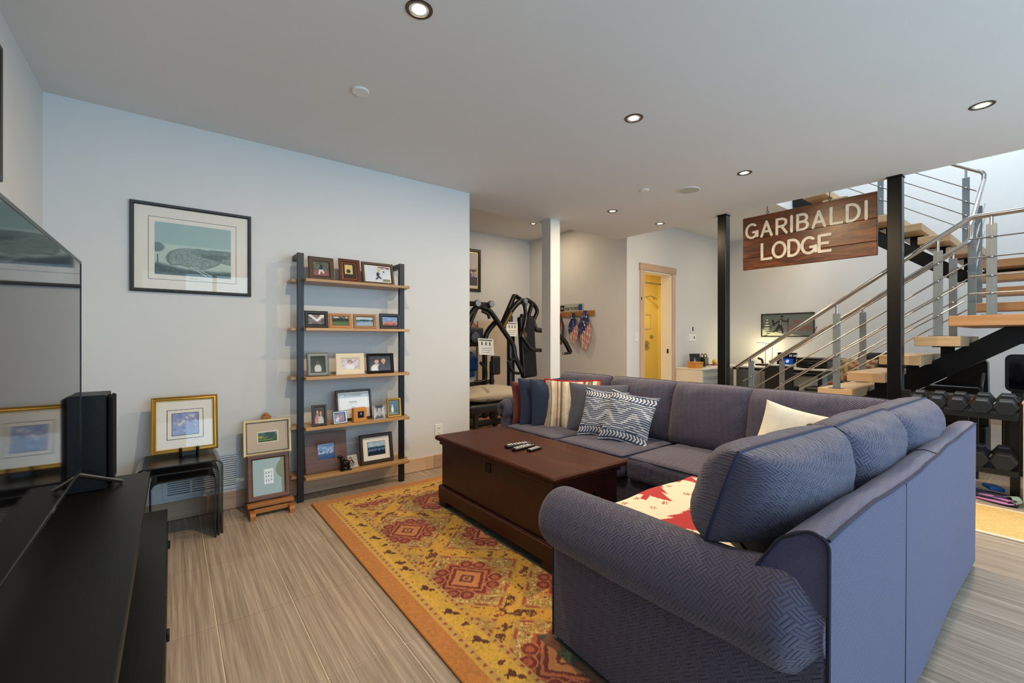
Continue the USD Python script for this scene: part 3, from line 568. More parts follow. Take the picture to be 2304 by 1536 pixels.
for k in range(9, 12):
    x = XF(k)+.14; zt = k*RISE-TH
    st.add('tread_bracket', join(bx(x-.1, x+.1, -.14, .06, zt-.014, zt), bx(x-.05, x+.05, -.05, -.03, zt-.12, zt-.012)), 'post_black', smooth=False)

# --- railings: steel posts with a pin, clamps, thin rods and a round handrail
RS = RISE/GO*.993
def baluster(t, x, y, z0, z1, zr, rods, axis='y', w=.064):
    a, b = ((.006, w/2) if axis == 'y' else (w/2, .006))
    p = t.add('post', bx(x-a*1.6, x+a*1.6, y-b, y+b, z0+.006, z1, .002), 'brushed_steel')
    t.add('foot_plate', bx(x-.045, x+.045, y-.06, y+.06, z0, z0+.006), 'silver', parent=p)
    t.add('pin', cyl((x, y, z1-.01), (x, y, zr-.018), .012, 12), 'steel', parent=p)
    for z in rods: t.add('rod_clamp', join(ball((x-.016, y, z), .013, 1), ball((x+.016, y, z), .013, 1)), 'chrome', parent=p)
def rod(t, p, q): t.add('rod', cyl(p, q, .0065, 8), 'steel')
# first flight, near side and along the landing edge
X1 = 5.55
zr = lambda y: .921+(2.595-y)*RS
t = Thing('stair_railing', 'near stainless handrail and rods of the lower flight, continuing along the landing', 'railing', (X1, 2.44, 0), 'stair railings')
t.add('handrail', tube(bend([(X1, 2.62, zr(2.62)), (X1, .59, zr(.59)), (X1, -.42, zr(.59)+.005)], .03), .0215, 14), 'steel')
for y, k, top in ((2.44, 1, .985), (1.577, 4, 1.517), (.80, 7, 2.058)):
    zz = [zr(y)-.232-i*.158 for i in range(4)]
    baluster(t, X1, y, k*RISE, top, zr(y), [z for z in zz if z > k*RISE+.04])
baluster(t, X1, .467, 8*RISE, 2.236, zr(.59), [2.122, 1.955, 1.795, 1.644])
baluster(t, X1, -.33, 8*RISE, 2.236, zr(.59), [2.122, 1.955, 1.795, 1.644])
for i in range(4):
    d = -.232-i*.158; y0 = min(2.50, 2.595)
    rod(t, (X1-.016, 2.53 if i < 2 else 2.44-.26*(i-1), zr(2.53 if i < 2 else 2.44-.26*(i-1))+d), (X1-.016, .625, zr(.625)+d))
for z in (2.122, 1.955, 1.795, 1.644): rod(t, (X1-.016, .60, z), (X1-.016, -.40, z))
# first flight, far side
X2 = 6.56
t = Thing('stair_railing', 'far stainless handrail and rods of the lower flight, ending at the inner corner', 'railing', (X2, 2.6, 0), 'stair railings')
zf = lambda y: .926+(2.64-y)*RS
t.add('handrail', tube(bend([(X2, 2.64, zf(2.64)), (X2, .72, zf(.72)), (X2, .70, zf(.72)+.04), (X2, .70, 2.42), (X2+.03, .70, 2.45)], .03), .0215, 14), 'steel')
for y, k in ((2.60, 1), (1.60, 4), (.83, 7)):
    k = max(k, 1); yy = min(y, YF(k)-.03); baluster(t, X2, yy, k*RISE, zf(yy)-.08, zf(yy), [z for z in [zf(yy)-.232-i*.158 for i in range(4)] if z > k*RISE+.04])
for i in range(4):
    d = -.232-i*.158; ys = 2.5-.22*max(0, i-1)
    rod(t, (X2-.016, ys, zf(ys)+d), (X2-.016, .72, zf(.72)+d))
# second flight, inner side
t = Thing('stair_railing', 'short steep stainless handrail of the middle flight at the inner corner', 'railing', (6.9, .70, 1.46), 'stair railings')
zm = lambda x: 2.46+(x-6.62)*.70
t.add('handrail', tube(bend([(6.60, .70, zm(6.6)), (7.57, .70, zm(7.56)), (7.60, .70, 3.19), (7.60, .716, 3.225), (7.60, .76, 3.26)], .006), .0215, 14), 'steel')
for x, k in ((6.66, 8), (7.12, 9)): baluster(t, x, .70, k*RISE, zm(x)-.08, zm(x), [])
for i in range(3): rod(t, (6.62, .684, zm(6.62)-.25-i*.16), (7.5, .684, zm(7.5)-.25-i*.16))
# third flight, inner side
t = Thing('stair_railing', 'upper stainless handrail and rods of the top flight, behind the sign', 'railing', (7.6, .85, 2.18), 'stair railings')
zu = lambda y: 3.235+(y-.73)*RS
t.add('handrail', tube([(7.6, .73, zu(.73)), (7.6, 2.7, zu(2.7))], .0215, 14), 'steel')
for y, k in ((.85, 13), (1.66, 16), (2.42, 19)): baluster(t, 7.6, y, k*RISE, zu(y)-.12, zu(y), [zu(y)-.245-i*.166 for i in range(4)])
for i in range(4): rod(t, (7.584, .76, zu(.76)-.245-i*.166), (7.584, 2.6, zu(2.6)-.245-i*.166))
# ================================================================ PICTURES
def nz(u, v, s, seed=0, o=3): return meshkit.fbm(np.stack([u*s, v*s, np.full_like(u, seed*1.7)], -1), o, seed)
def rgb(u, c): return np.broadcast_to(np.asarray(c, float)/255, u.shape+(3,)).copy()
def put(img, mask, c): return paintmix(img, c, np.clip(np.asarray(mask, float), 0, 1))
def ell(u, v, cu, cv, ru, rv, soft=.15): return 1-smooth_step(1-soft, 1+soft, np.sqrt(((u-cu)/ru)**2+((v-cv)/rv)**2))
def capsule(u, v, a, b, r, asp=1.0):
    ax, ay, bx_, by = a[0]*asp, a[1], b[0]*asp, b[1]; x = u*asp; dx, dy = bx_-ax, by-ay
    t = np.clip(((x-ax)*dx+(v-ay)*dy)/(dx*dx+dy*dy+1e-9), 0, 1); return 1-smooth_step(r*.7, r*1.2, np.hypot(x-ax-t*dx, v-ay-t*dy))
def art_bay(u, v):       # antique bird's-eye lithograph of a town on a bay
    img = rgb(u, (150, 178, 176)); img = put(img, smooth_step(.60, .56, v-.04*u*0-.02*nz(u, v, 8, 3)), (176, 196, 186))
    warp = .05*(nz(u, v, 5, 33, 3)-.5)*2; town = np.maximum(ell(u+warp, v+warp, .50, .35, .34, .20, .12), smooth_step(.62, .78, u+warp)*smooth_step(.26, .34, v+warp)*smooth_step(.57, .52, v)); g = nz(u*3, v*5, 14, 5, 4)
    img = put(img, town*.75, (122, 142, 138)); img = put(img, town*(g > .54)*.7, (92, 114, 112)); img = put(img, town*(nz(u*4, v*9, 22, 9, 2) > .62)*.6, (176, 192, 186))
    img = put(img, (town > .3)*(town < .75)*.6, (76, 98, 98)); img = put(img, capsule(u, v, (.6, .42), (.86, .36), .035, 1.5)*.7, (84, 104, 104))
    img = put(img, (v > .44)*(v < .54)*(u > .42)*smooth_step(.42, .6, u)*(nz(u, v, 12, 2) > .4)*.8, (104, 128, 130))
    img = put(img, ell(u, v, .02, .52, .10, .09)*.8, (84, 112, 114)); img = put(img, ell(u, v, .82, .42, .16, .04)*.7, (86, 106, 102))
    low = smooth_step(.24, .14, v+.28*np.clip(u-.05, 0, .35)-.05*nz(u, v, 9, 4)); img = put(img, low*.9, (56, 78, 86))
    img = put(img, low*(nz(u*2, v*3, 20, 6) > .58)*.6, (98, 122, 122)); img = put(img, smooth_step(.16, .05, v+(1-u)*.25)*.9, (70, 92, 94))
    img = put(img, capsule(u, v, (.45, .18), (.66, .02), .012, 1.5)+capsule(u, v, (.5, .18), (.72, .03), .008, 1.5), (170, 190, 184))
    img = put(img, (np.abs(u-.035) < .008)*(v < .38)*(v > .16), (60, 82, 88)); return img
def art_floral(u, v):
    img = rgb(u, (138, 156, 196)); n = nz(u, v, 7, 11, 4); img = put(img, smooth_step(.45, .65, n), (118, 138, 182)); img = put(img, smooth_step(.35, .2, v)*.6, (146, 166, 206))
    for cx, cy, r, c in [(.42, .62, .1, (218, 206, 204)), (.3, .5, .09, (220, 212, 196)), (.78, .85, .1, (214, 200, 204)), (.2, .7, .07, (196, 160, 176)), (.55, .78, .08, (210, 206, 206)), (.6, .68, .05, (206, 140, 130)), (.12, .55, .06, (204, 150, 160)), (.66, .9, .07, (190, 190, 210)), (.88, .62, .06, (186, 192, 216)), (.45, .2, .06, (190, 200, 222)), (.1, .25, .08, (126, 120, 176)), (.9, .4, .05, (196, 170, 186))]:
        d = np.hypot(u-cx, v-cy)+.04*(nz(u, v, 18, 3)-.5)*2; img = put(img, smooth_step(r, r*.6, d)*.85, c); img = put(img, smooth_step(r*.35, r*.1, d)*.6, (210, 176, 130))
    return img
def art_tree(u, v):
    img = rgb(u, (120, 140, 150)); n = nz(u, v, 9, 21, 4); img = put(img, smooth_step(.95, .7, v+.2*(u-.3)), (44, 84, 52)); img = put(img, ell(u, v, .2, .5, .3, .2)*.8, (120, 130, 50)); img = put(img, ell(u, v, .1, .52, .12, .12)*.7, (190, 150, 40))
    img = put(img, (n > .55)*.6, (30, 66, 48)); img = put(img, ell(u, v, .64, .72, .3, .3)*(n > .42)*.85, (28, 62, 50)); img = put(img, capsule(u, v, (.64, .18), (.62, .6), .02, 1.6), (50, 50, 36))
    img = put(img, smooth_step(.24, .2, v), (34, 70, 34)); img = put(img, (np.abs(v-.19) < .045)*(u < .75), (130, 160, 40)); return img
def art_stamps(u, v):
    img = rgb(u, (222, 220, 208))
    for i in range(3):
        for j in range(3):
            cx, cy = .22+.28*i, .24+.26*j; img = put(img, ell(u, v, cx, cy, .075, .095)*(nz(u, v, 26, i*3+j) > .42), (92, 94, 92)); img = put(img, ell(u, v, cx+.03, cy+.05, .02, .03), (150, 130, 100))
    return put(img, (np.abs(v-.08) < .008)*(np.abs(u-.5) < .3), (150, 148, 140))
def land(sky, far, near, hz=.55, rough=.12, seed=1, water=None, snow=None):
    def f(u, v):
        img = rgb(u, sky); img = put(img, smooth_step(.4, .7, nz(u, v*2, 5, seed))*.35, (235, 235, 235))
        r = hz+rough*(nz(u, u*0, 6, seed, 4)-.5)*2; m = smooth_step(.01, -.01, v-r); img = put(img, m, far)
        if snow: img = put(img, m*(nz(u, v, 12, seed+2, 4) > .5)*(v > hz-.2), snow)
        if water: img = put(img, smooth_step(hz-.16, hz-.19, v), water); img = put(img, smooth_step(hz-.16, hz-.19, v)*(nz(u*2, v*12, 9, seed+5) > .55)*.5, (200, 214, 230))
        r2 = hz-.3+rough*(nz(u, u*0, 9, seed+3, 4)-.5)*2; return put(img, smooth_step(.02, -.02, v-r2), near)
    return f
def people(bg, cloth, seed=1, n=1, hair=(50, 36, 28), skin=(206, 160, 134), floor=None, grey=False):
    def f(u, v):
        img = rgb(u, bg); img = put(img, (nz(u, v, 6, seed, 4) > .55)*.4, tuple(c*.6 for c in bg))
        if floor: img = put(img, smooth_step(.3, .25, v), floor)
        for k in range(n):
            cx = .5 if n == 1 else .34+.32*k; cy = .62+.06*((k+seed) % 2)
            img = put(img, ell(u, v, cx, cy-.5, .27, .34), cloth[k % len(cloth)]); img = put(img, capsule(u, v, (cx, cy-.2), (cx, cy-.1), .05), skin)
            img = put(img, ell(u, v, cx, cy+.04, .135, .17), hair); img = put(img, ell(u, v, cx, cy, .105, .14), skin)
            for dx in (-.045, .045): img = put(img, ell(u, v, cx+dx, cy+.02, .014, .012), (40, 30, 28))
            img = put(img, ell(u, v, cx, cy-.07, .035, .012), (150, 84, 78)); img = put(img, ell(u, v, cx, cy-.02, .012, .03)*.5, tuple(c*.8 for c in skin))
        return img.mean(-1, keepdims=True)*np.ones(3) if grey else img
    return f
def art_catcher(u, v):
    img = rgb(u, (84, 92, 78)); img = put(img, (nz(u, v, 10, 31, 4) > .5)*.5, (120, 124, 112)); img = put(img, smooth_step(.42, .38, v), (138, 92, 88))
    img = put(img, ell(u, v, .5, .54, .12, .14), (44, 52, 96)); img = put(img, ell(u, v, .5, .70, .07, .09), (60, 44, 36)); img = put(img, ell(u, v, .5, .74, .075, .05), (30, 30, 44)); img = put(img, capsule(u, v, (.42, .42), (.36, .16), .06)+capsule(u, v, (.56, .42), (.64, .24), .06), (214, 210, 204)); return put(img, capsule(u, v, (.4, .36), (.62, .36), .05), (206, 204, 200))
def art_skier(u, v):
    img = rgb(u, (206, 214, 222)); img = put(img, (nz(u, v, 5, 41) > .55)*.3, (180, 194, 210)); img = put(img, ((v > .9)*(u > .5))*1.0, (170, 60, 60)); img = put(img, (v > .82)*(u > .62)*(nz(u, v, 30, 4) > .5), (90, 70, 70))
    img = put(img, ell(u, v, .55, .74, .05, .08), (206, 160, 50)); img = put(img, capsule(u, v, (.6, .2), (.46, .42), .05, 1.3)+capsule(u, v, (.42, .14), (.54, .36), .04, 1.3)+ell(u, v, .5, .5, .06, .12), (34, 44, 56)); img = put(img, capsule(u, v, (.3, .12), (.62, .12), .012, 1.3), (30, 34, 40)); img = put(img, ell(u, v, .74, .68, .04, .06), (50, 56, 66))
    return put(img, (u > .68)*(v < .2), (110, 120, 84))
def art_card(u, v):
    img = rgb(u, (62, 44, 38)); img = put(img, (np.abs(u-.45) < .3)*(np.abs(v-.6) < .3), (204, 188, 116)); return put(img, ell(u, v, .42, .48, .16, .13), (74, 58, 52))
def art_face(u, v):
    img = people((200, 200, 198), [(90, 90, 90)], 5, 1, (30, 30, 30), (190, 190, 188))(.5+(u-.5)*.55, .62+(v-.5)*.55)
    return put(img, ell(u, v, .5, .93, .4, .12), (28, 28, 28)).mean(-1, keepdims=True)*np.ones(3)
def art_cert(u, v):
    img = rgb(u, (224, 222, 214)); b = np.maximum(np.abs(u-.5)/.46, np.abs(v-.5)/.44); img = put(img, (b > .97)*(b < 1.0), (150, 150, 146))
    for y, w, c in [(.62, .14, 90), (.57, .12, 130), (.5, .2, 150), (.42, .07, 120), (.37, .2, 160), (.32, .16, 160), (.22, .08, 140)]: img = put(img, (np.abs(v-y) < .011)*(np.abs(u-.47) < w)*(nz(u, v, 60, 2) > .35), (c, c, c))
    return put(img, (nz(u*1.2, v*3, 14, 7) > .62)*(np.abs(v-.13) < .05)*(np.abs(u-.3) < .2), (120, 120, 130))
def art_bride(u, v):
    img = rgb(u, (70, 96, 104)); img = put(img, (nz(u, v, 9, 51, 4) > .5)*.6, (46, 66, 66)); img = put(img, smooth_step(.3, .2, v+.2*u), (120, 134, 130)); img = put(img, ell(u, v, .32, .36, .13, .22)+capsule(u, v, (.32, .5), (.32, .66), .06), (222, 222, 222)); return put(img, ell(u, v, .32, .74, .05, .06), (150, 120, 100))
def art_glacier(u, v):
    img = rgb(u, (126, 118, 120)); img = put(img, (nz(u, v, 7, 61, 5) > .52)*.7, (84, 74, 76)); img = put(img, capsule(u, v, (.05, 1.0), (.5, .45), .09)+capsule(u, v, (.95, 1.0), (.55, .4), .1), (226, 222, 220)); return put(img, ell(u, v, .9, .9, .2, .25)*.6, (240, 220, 180))
def art_forest(u, v):
    img = rgb(u, (84, 110, 66)); img = put(img, smooth_step(.4, .46, v), (38, 50, 40)); img = put(img, (v > .8)*(nz(u, v, 14, 71) > .45), (200, 206, 206)); return put(img, (v > .4)*(nz(u*3, v*.6, 14, 72) > .58)*.7, (70, 74, 60))
def art_ski_country(u, v):
    img = rgb(u, (96, 106, 104)); img = put(img, smooth_step(.36, .28, v+.5*u-.1*nz(u, v, 8, 81))*(nz(u, v*2, 7, 82) > .36), (214, 220, 190))
    for k in range(4):
        w = .03+.022*k; y = .82-.13*k; img = put(img, smooth_step(w, w*.8, np.abs(u-.10))*(v < y)*(v > y-.12), (30, 36, 32)); img = put(img, ell(u, v, .10, y-.06, w*.8, .035), (220, 224, 206))
    for a, b, r in [((.40, .80), (.36, .52), .035), ((.36, .52), (.30, .28), .05), ((.36, .52), (.40, .30), .05), ((.40, .30), (.42, .16), .03), ((.30, .28), (.24, .2), .03), ((.38, .72), (.26, .56), .028), ((.40, .70), (.52, .66), .028), ((.22, .24), (.52, .06), .012), ((.26, .56), (.14, .34), .008), ((.52, .72), (.52, .2), .008), ((.52, .66), (.53, .8), .02), ((.24, .5), (.22, .72), .035)]:
        img = put(img, capsule(u, v, a, b, r*1.3, 2.0), (26, 28, 26))
    img = put(img, capsule(u, v, (.38, .72), (.37, .55), .03, 2.0), (128, 140, 132)); img = put(img, ell(u, v, .405, .86, .025, .06), (120, 116, 104)); img = put(img, ell(u, v, .405, .9, .03, .05), (24, 26, 26)); return img
def art_poster(u, v):
    img = rgb(u, (196, 190, 190)); img = put(img, smooth_step(.55, .5, v), (84, 70, 110)); img = put(img, (v > .35)*(v < .6)*(nz(u, v, 9, 91) > .5), (190, 160, 60)); img = put(img, smooth_step(.3, .26, v), (74, 74, 80)); return put(img, (v < .06), (214, 210, 200))

def frame_mesh(w, h, prof, MP):
    """mitred frame: profile of (inset from the outer edge, height) swept round a rectangle"""
    vs, k = [], len(prof)
    for sx, sy in ((0, 0), (1, 0), (1, 1), (0, 1)):
        for i, z in prof: vs.append(((i if sx == 0 else w-i)-w/2, i if sy == 0 else h-i, z))
    f = [[c*k+i, ((c+1) % 4)*k+i, ((c+1) % 4)*k+(i+1) % k, c*k+(i+1) % k] for c in range(4) for i in range(k)]
    v, f = arr((np.array(vs), np.array(f))); v = MP(v)
    q = trimesh.Trimesh(v, f, process=False)
    return v, (f[:, ::-1] if q.volume < 0 else f)
def framed(name, label, cat, cx, y, z, w, h, lean=0, yaw=0, fw=.02, dp=.018, fmat='black_frame', board=None, art=None, res=60, pmat='photo_print', glass=False, strut=False, group=None, prof=None, extra=None):
    """a framed picture whose face looks towards -y (turned by yaw); (cx, y, z) is the foot of its back"""
    R = rotz(yaw)@rotx(-lean)
    def MP(p):      # local: x right, y up, z out of the wall
        q = np.stack([p[:, 0], -p[:, 2], p[:, 1]], 1); return q@R.T+np.array([cx, y, z])
    def panel(x0, x1, y0, y1, z0, z1): 
        v, f = bx(x0, x1, y0, y1, z0, z1); v = MP(v); q = trimesh.Trimesh(v, f, process=False); return v, (f[:, ::-1] if q.volume < 0 else f)
    t = Thing(name, label, cat, (cx, y, z), group)
    pf = prof or [(0, 0), (0, dp*.8), (fw*.2, dp), (fw*.75, dp*.92), (fw, dp*.55), (fw, 0)]
    t.add('frame', frame_mesh(w, h, pf, MP), fmat, smooth=20)
    a, b = w/2-fw, h; t.add('backing', panel(-a-.002, a+.002, fw-.002, h-fw+.002, .001, dp*.25), 'brown_wood' if fmat != 'black_frame' else 'black_frame')
    x0, x1, y0, y1, zz = -a, a, fw, h-fw, dp*.25
    for m, bmat in (board or []):
        mm = m if isinstance(m, tuple) else (m, m)
        t.add('mat_board', panel(x0, x1, y0, y1, zz, zz+.0015), bmat); zz += .0015; x0, x1, y0, y1 = x0+mm[0], x1-mm[0], y0+mm[1], y1-mm[1]
    if art:
        nx, ny = max(8, int(res)), max(8, int(res*(y1-y0)/(x1-x0)))
        u, v = np.meshgrid(np.linspace(0, 1, nx), np.linspace(0, 1, ny), indexing='ij'); img = art(u, v)
        pv, pf2 = gridm(u, v, lambda u, v: (x0+u*(x1-x0), y0+v*(y1-y0), zz+.001+0*u)); 
        pv = np.vstack([MP(pv)]); q = trimesh.Trimesh(pv, pf2, process=False); nn = q.face_normals.mean(0)
        if nn.dot(R@np.array([0, -1, 0])) < 0: pf2 = pf2[:, ::-1]
        t.add('picture', (pv, pf2), pmat, col=lin(img.reshape(-1, 3)), smooth=True)
    if glass: t.add('glass', panel(-a, a, fw, h-fw, dp*.62, dp*.62+.0015), 'picture_glass')
    if strut: 
        d = math.tan(lean)*h*.55+.035
        v, f = hull([(sx*.018*s, yy, zz2) for sx in (-1, 1) for s, yy, zz2 in ((.6, h*.62, 0), (.6, h*.62, -.004), (1, .0, -d), (1, .0, -d-.004))]); t.add('strut', (MP(v), f), 'black_frame')
    if extra: extra(t, MP, (x0, x1, y0, y1, zz))
    return t
def text3(txt, h, MP, x, y, z, d=.0008, bold=False):
    m = meshkit.text_mesh(txt, h, d, bold); v = np.array(m.vertices)+np.array([x, y, z]); return MP(v), np.array(m.faces)

def cap_bay(t, MP, r):
    x0, x1, y0, y1, zz = r
    t.add('caption', text3('BOSTON', .008, MP, -.026, y0-.02, zz-.0004, .0006), 'gold_dark')
    for a, b, c, d in ((x0-.032, x1+.032, y1+.030, y1+.0325), (x0-.032, x1+.032, y0-.0355, y0-.033), (x0-.034, x0-.0315, y0-.0355, y1+.0325), (x1+.0315, x1+.034, y0-.0355, y1+.0325)):
        v, f = bx(a, b, c, d, zz-.0002, zz+.0006); t.add('line', (MP(v), f), 'line_dark')
framed('framed_print', 'large black framed antique print of a bay on the long white wall', 'framed picture', .126, YB, 1.568, .691, .60, 0, 0, .022, .024, 'black_frame', [((.106, .10), 'mat_board')], art_bay, 230, 'art_print', True, extra=cap_bay)
t = framed('framed_print', 'dark framed picture on the left wall above the television', 'framed picture', XL+.001, 2.64, 1.95, .62, .6, 0, math.pi/2, .03, .02, 'black_frame', [(.06, 'mat_board')], land((160, 180, 190), (90, 110, 110), (70, 90, 80)), 30, 'art_print')

# floor easel and the pictures by the wall
ez = Thing('floor_easel', 'small honey coloured wooden floor easel holding two framed pictures', 'easel', (.56, 3.6, 0))
el = lambda z: 3.60+.22*z          # the leaning mast plane
for x in (.442, .688):
    ez.add('foot', hull([(x+dx, y, z) for dx in (-.017, .017) for y, z in ((3.47, 0), (3.47, .03), (3.485, .045), (3.53, .05), (3.80, .03), (3.80, 0))]), 'easel_wood')
ez.add('cross_bar', bx(.455, .675, 3.535, 3.555, .022, .052, .003), 'easel_wood'); ez.add('ledge', bx(.415, .712, 3.535, 3.585, .064, .088, .003), 'easel_wood')
for x in (.47, .66): ez.add('leg', hull([(x+dx, y+dy, z) for dx in (-.012, .012) for dy in (-.009, .009) for y, z in ((3.62, .03), (3.74, .42))]), 'easel_wood')
ez.add('mast', hull([(.562+dx, el(z)+.045+dy, z) for dx in (-.018, .018) for dy in (-.008, .008) for z in (.09, .68)]), 'easel_wood')
ez.add('top_clamp', join(bx(.535, .592, 3.725, 3.775, .652, .674, .004), ball((.563, 3.755, .678), .017, 2)), 'easel_wood')
ez.add('upper_ledge', bx(.50, .63, 3.655, 3.71, .375, .39, .003), 'dark_wood')
framed('framed_print', 'brown framed sheet of postage stamps on a green mount, on the easel ledge', 'framed picture', .5605, 3.605, .088, .276, .325, .17, 0, .036, .016, 'brown_wood', [((.072, .074), 'mat_green')], art_stamps, 70, 'art_print', True)
framed('framed_painting', 'small gilt framed painting of a green tree on the upper ledge of the easel', 'framed picture', .566, 3.705, .39, .318, .262, .12, 0, .02, .02, 'pale_gold', [(.006, 'dark_wood'), (.062, 'mat_taupe'), (.009, 'cream_frame')], art_tree, 80, 'canvas_paint')

# nest of three smoked tables
def nest(x0, x1, y0, y1, z, lab):
    t = Thing('nesting_table', lab, 'side table', ((x0+x1)/2, (y0+y1)/2, 0), 'nest of smoked acrylic tables'); r, th = .045, .009
    out = [(x0, 0)]+[tuple(p) for p in arc((x0+r, z-r, 0), r, math.pi, math.pi/2, 8, (1, 0, 0), (0, 1, 0))[:, :2]]+[tuple(p) for p in arc((x1-r, z-r, 0), r, math.pi/2, 0, 8, (1, 0, 0), (0, 1, 0))[:, :2]]+[(x1, 0)]
    inn = [(x1-th, 0)]+[tuple(p) for p in arc((x1-r, z-r, 0), r-th, 0, math.pi/2, 8, (1, 0, 0), (0, 1, 0))[:, :2]]+[tuple(p) for p in arc((x0+r, z-r, 0), r-th, math.pi/2, math.pi, 8, (1, 0, 0), (0, 1, 0))[:, :2]]+[(x0+th, 0)]
    t.add('side_panel', extrude([p for p in out if p[0] < x0+r*.9]+[(p[0], p[1]) for p in inn if p[0] < x0+r*.9], y1-y0, lambda a, b, c: (a, y0+c, b)), 'smoked_acrylic', smooth=40)
    t.add('side_panel', extrude([p for p in out if p[0] > x1-r*.9]+[(p[0], p[1]) for p in inn if p[0] > x1-r*.9], y1-y0, lambda a, b, c: (a, y0+c, b)), 'smoked_acrylic', smooth=40)
    t.add('tabletop', bx(x0+r*.8, x1-r*.8, y0, y1, z-th, z, .002), 'black_plastic')
nest(-.175, .262, 3.38, 3.76, .478, 'outermost of three nested smoked acrylic tables by the wall, carrying the gilt framed print')
nest(-.135, .242, 3.36, 3.73, .44, 'middle of three nested smoked acrylic tables by the wall')
nest(-.105, .222, 3.33, 3.70, .402, 'innermost and lowest of three nested smoked acrylic tables by the wall')
t = Thing('plate_easel', 'small black folding easel holding the gilt framed print on the nested tables', 'easel', (.09, 3.62, .478))
for x in (.045, .135):
    t.add('arm', join(tube(bend([(x, 3.70, .482), (x, 3.575, .486), (x, 3.57, .53)], .015), .008, 8), ball((x, 3.57, .535), .011, 1)), 'black_plastic'); t.add('back_leg', tube([(x, 3.66, .484), (x, 3.735, .66)], .006, 8), 'black_plastic')
t.add('cross_piece', bx(.04, .14, 3.585, 3.60, .482, .515, .004), 'black_plastic')
framed('framed_print', 'gilt framed blue floral print standing on the nested tables', 'framed picture', .073, 3.655, .496, .362, .372, .22, .0, .030, .022, 'gold', [((.052, .058), 'mat_board'), (.0035, 'line_dark'), ((.022, .02), 'mat_board'), (.003, 'line_dark')], art_floral, 90, 'art_print', True,
    prof=[(0, 0), (0, .016), (.006, .022), (.012, .018), (.02, .02), (.026, .013), (.030, .012), (.030, 0)])

# ---------------------------------------------------------------- ladder shelf and what stands on it
t = Thing('ladder_shelf', 'wall shelf with two black steel uprights and five oak shelves full of framed photos', 'shelf', (1.19, 3.66, 0))
for x0 in (.755, 1.574):
    p = t.add('upright', bx(x0, x0+.046, 3.642, 3.672, 0, 1.908, .002), 'shelf_black'); t.add('wall_bracket', bx(x0+.003, x0+.043, 3.672, YB-.002, 1.868, 1.908, .002), 'shelf_black', parent=p)
SHELF = [1.708, 1.335, .96, .577, .20]
for z in SHELF:
    t.add('shelf', join(bx(.797, 1.633, 3.56, 3.641, z-.022, z, .002), bx(.803, 1.572, 3.641, 3.673, z-.022, z), bx(.72, 1.66, 3.673, 3.818, z-.022, z, .002)), 'shelf_oak', smooth=20)
S1, S2, S3, S4, S5 = SHELF
def ph(label, x0, x1, z, h, y, lean, art, fw, fmat, yaw=0, board=None, res=34, glass=False, dp=.014, group=None, **k):
    return framed('framed_photo', label, 'photo frame', (x0+x1)/2, y, z, x1-x0, h, lean, yaw, fw, dp, fmat, board, art, res, 'photo_print', glass, True, group or 'framed photos on the ladder shelf', **k)
ph('dark framed photo of a ballplayer, left on the top shelf', .838, 1.028, S1, .19, 3.655, .2, art_catcher, .037, 'dark_wood')
ph('red-brown framed trading card on black, middle of the top shelf', 1.068, 1.238, S1, .198, 3.655, .2, art_card, .03, 'red_wood', board=[(.003, 'gold')])
ph('wide dark framed photo of a skier on snow, right on the top shelf', 1.256, 1.532, S1, .195, 3.66, .22, art_skier, .024, 'dark_wood', board=[(.008, 'mat_board')])
ph('black framed photo of a snowy ravine, first on the second shelf', .803, .975, S2, .132, 3.63, .14, art_glacier, .027, 'black_frame')
ph('honey wood framed photo of a dark forest meadow on the second shelf', .983, 1.155, S2, .118, 3.63, .14, art_forest, .022, 'honey_wood')
ph('honey wood framed photo of a blue lake on the second shelf', 1.173, 1.357, S2, .118, 3.63, .14, land((150, 180, 200), (40, 70, 66), (150, 170, 190), .7, .1, 4, (90, 130, 170)), .022, 'honey_wood')
ph('black framed photo of a red mountain under blue sky, last on the second shelf', 1.39, 1.576, S2, .13, 3.63, .1, land((104, 140, 190), (190, 120, 100), (120, 80, 84), .5, .2, 9), .026, 'black_frame')
def studs(t, MP, r):
    pts = []
    for k in range(14):
        for sx in (-1, 1): pts.append((sx*(.0705+.004*(k % 2)), .01+.011*k))
    for a, b in pts: t.add('stud', ball(MP(np.array([[a, b+.004, .0165]]))[0], .0035, 1), 'chrome')
ph('ornate pewter framed photo of a white bird, left on the third shelf', .822, .985, S3, .182, 3.64, .16, people((58, 62, 44), [(200, 200, 190)], 13, 1, (60, 60, 50), (90, 90, 70)), .034, 'pewter', extra=studs)
ph('cream framed photo of a smiling person, middle of the third shelf', 1.036, 1.262, S3, .172, 3.635, .14, people((214, 196, 206), [(226, 222, 224), (190, 180, 196)], 3, 1), .043, 'cream_frame', board=[(.004, 'cream_frame')])
def beads(t, MP, r):
    pts = [(-.112+.0112*k, y) for k in range(21) for y in (.009, .158)]+[(x, .009+.0115*k) for k in range(14) for x in (-.112, .112)]
    for a, b in pts: t.add('scroll_bead', ball(MP(np.array([[a, b, .0145]]))[0], .006, 1), 'bronze_dark')
ph('dark scrollwork framed photo of two people, right on the third shelf', 1.285, 1.515, S3, .167, 3.635, .15, people((52, 48, 50), [(222, 220, 218), (60, 40, 40)], 8, 2), .022, 'bronze_dark', extra=beads)
ph('small dark framed photo of a couple, left on the fourth shelf', .85, .958, S4, .162, 3.605, .25, people((84, 74, 70), [(196, 130, 120), (190, 196, 190)], 17, 2), .018, 'dark_wood', yaw=-.1)
ph('tiny silver patterned frame in front of the certificate on the fourth shelf', 1.0, 1.114, S4, .1, 3.60, .2, people((130, 110, 140), [(200, 200, 210), (150, 90, 130)], 19, 2), .017, 'silver', yaw=.12)
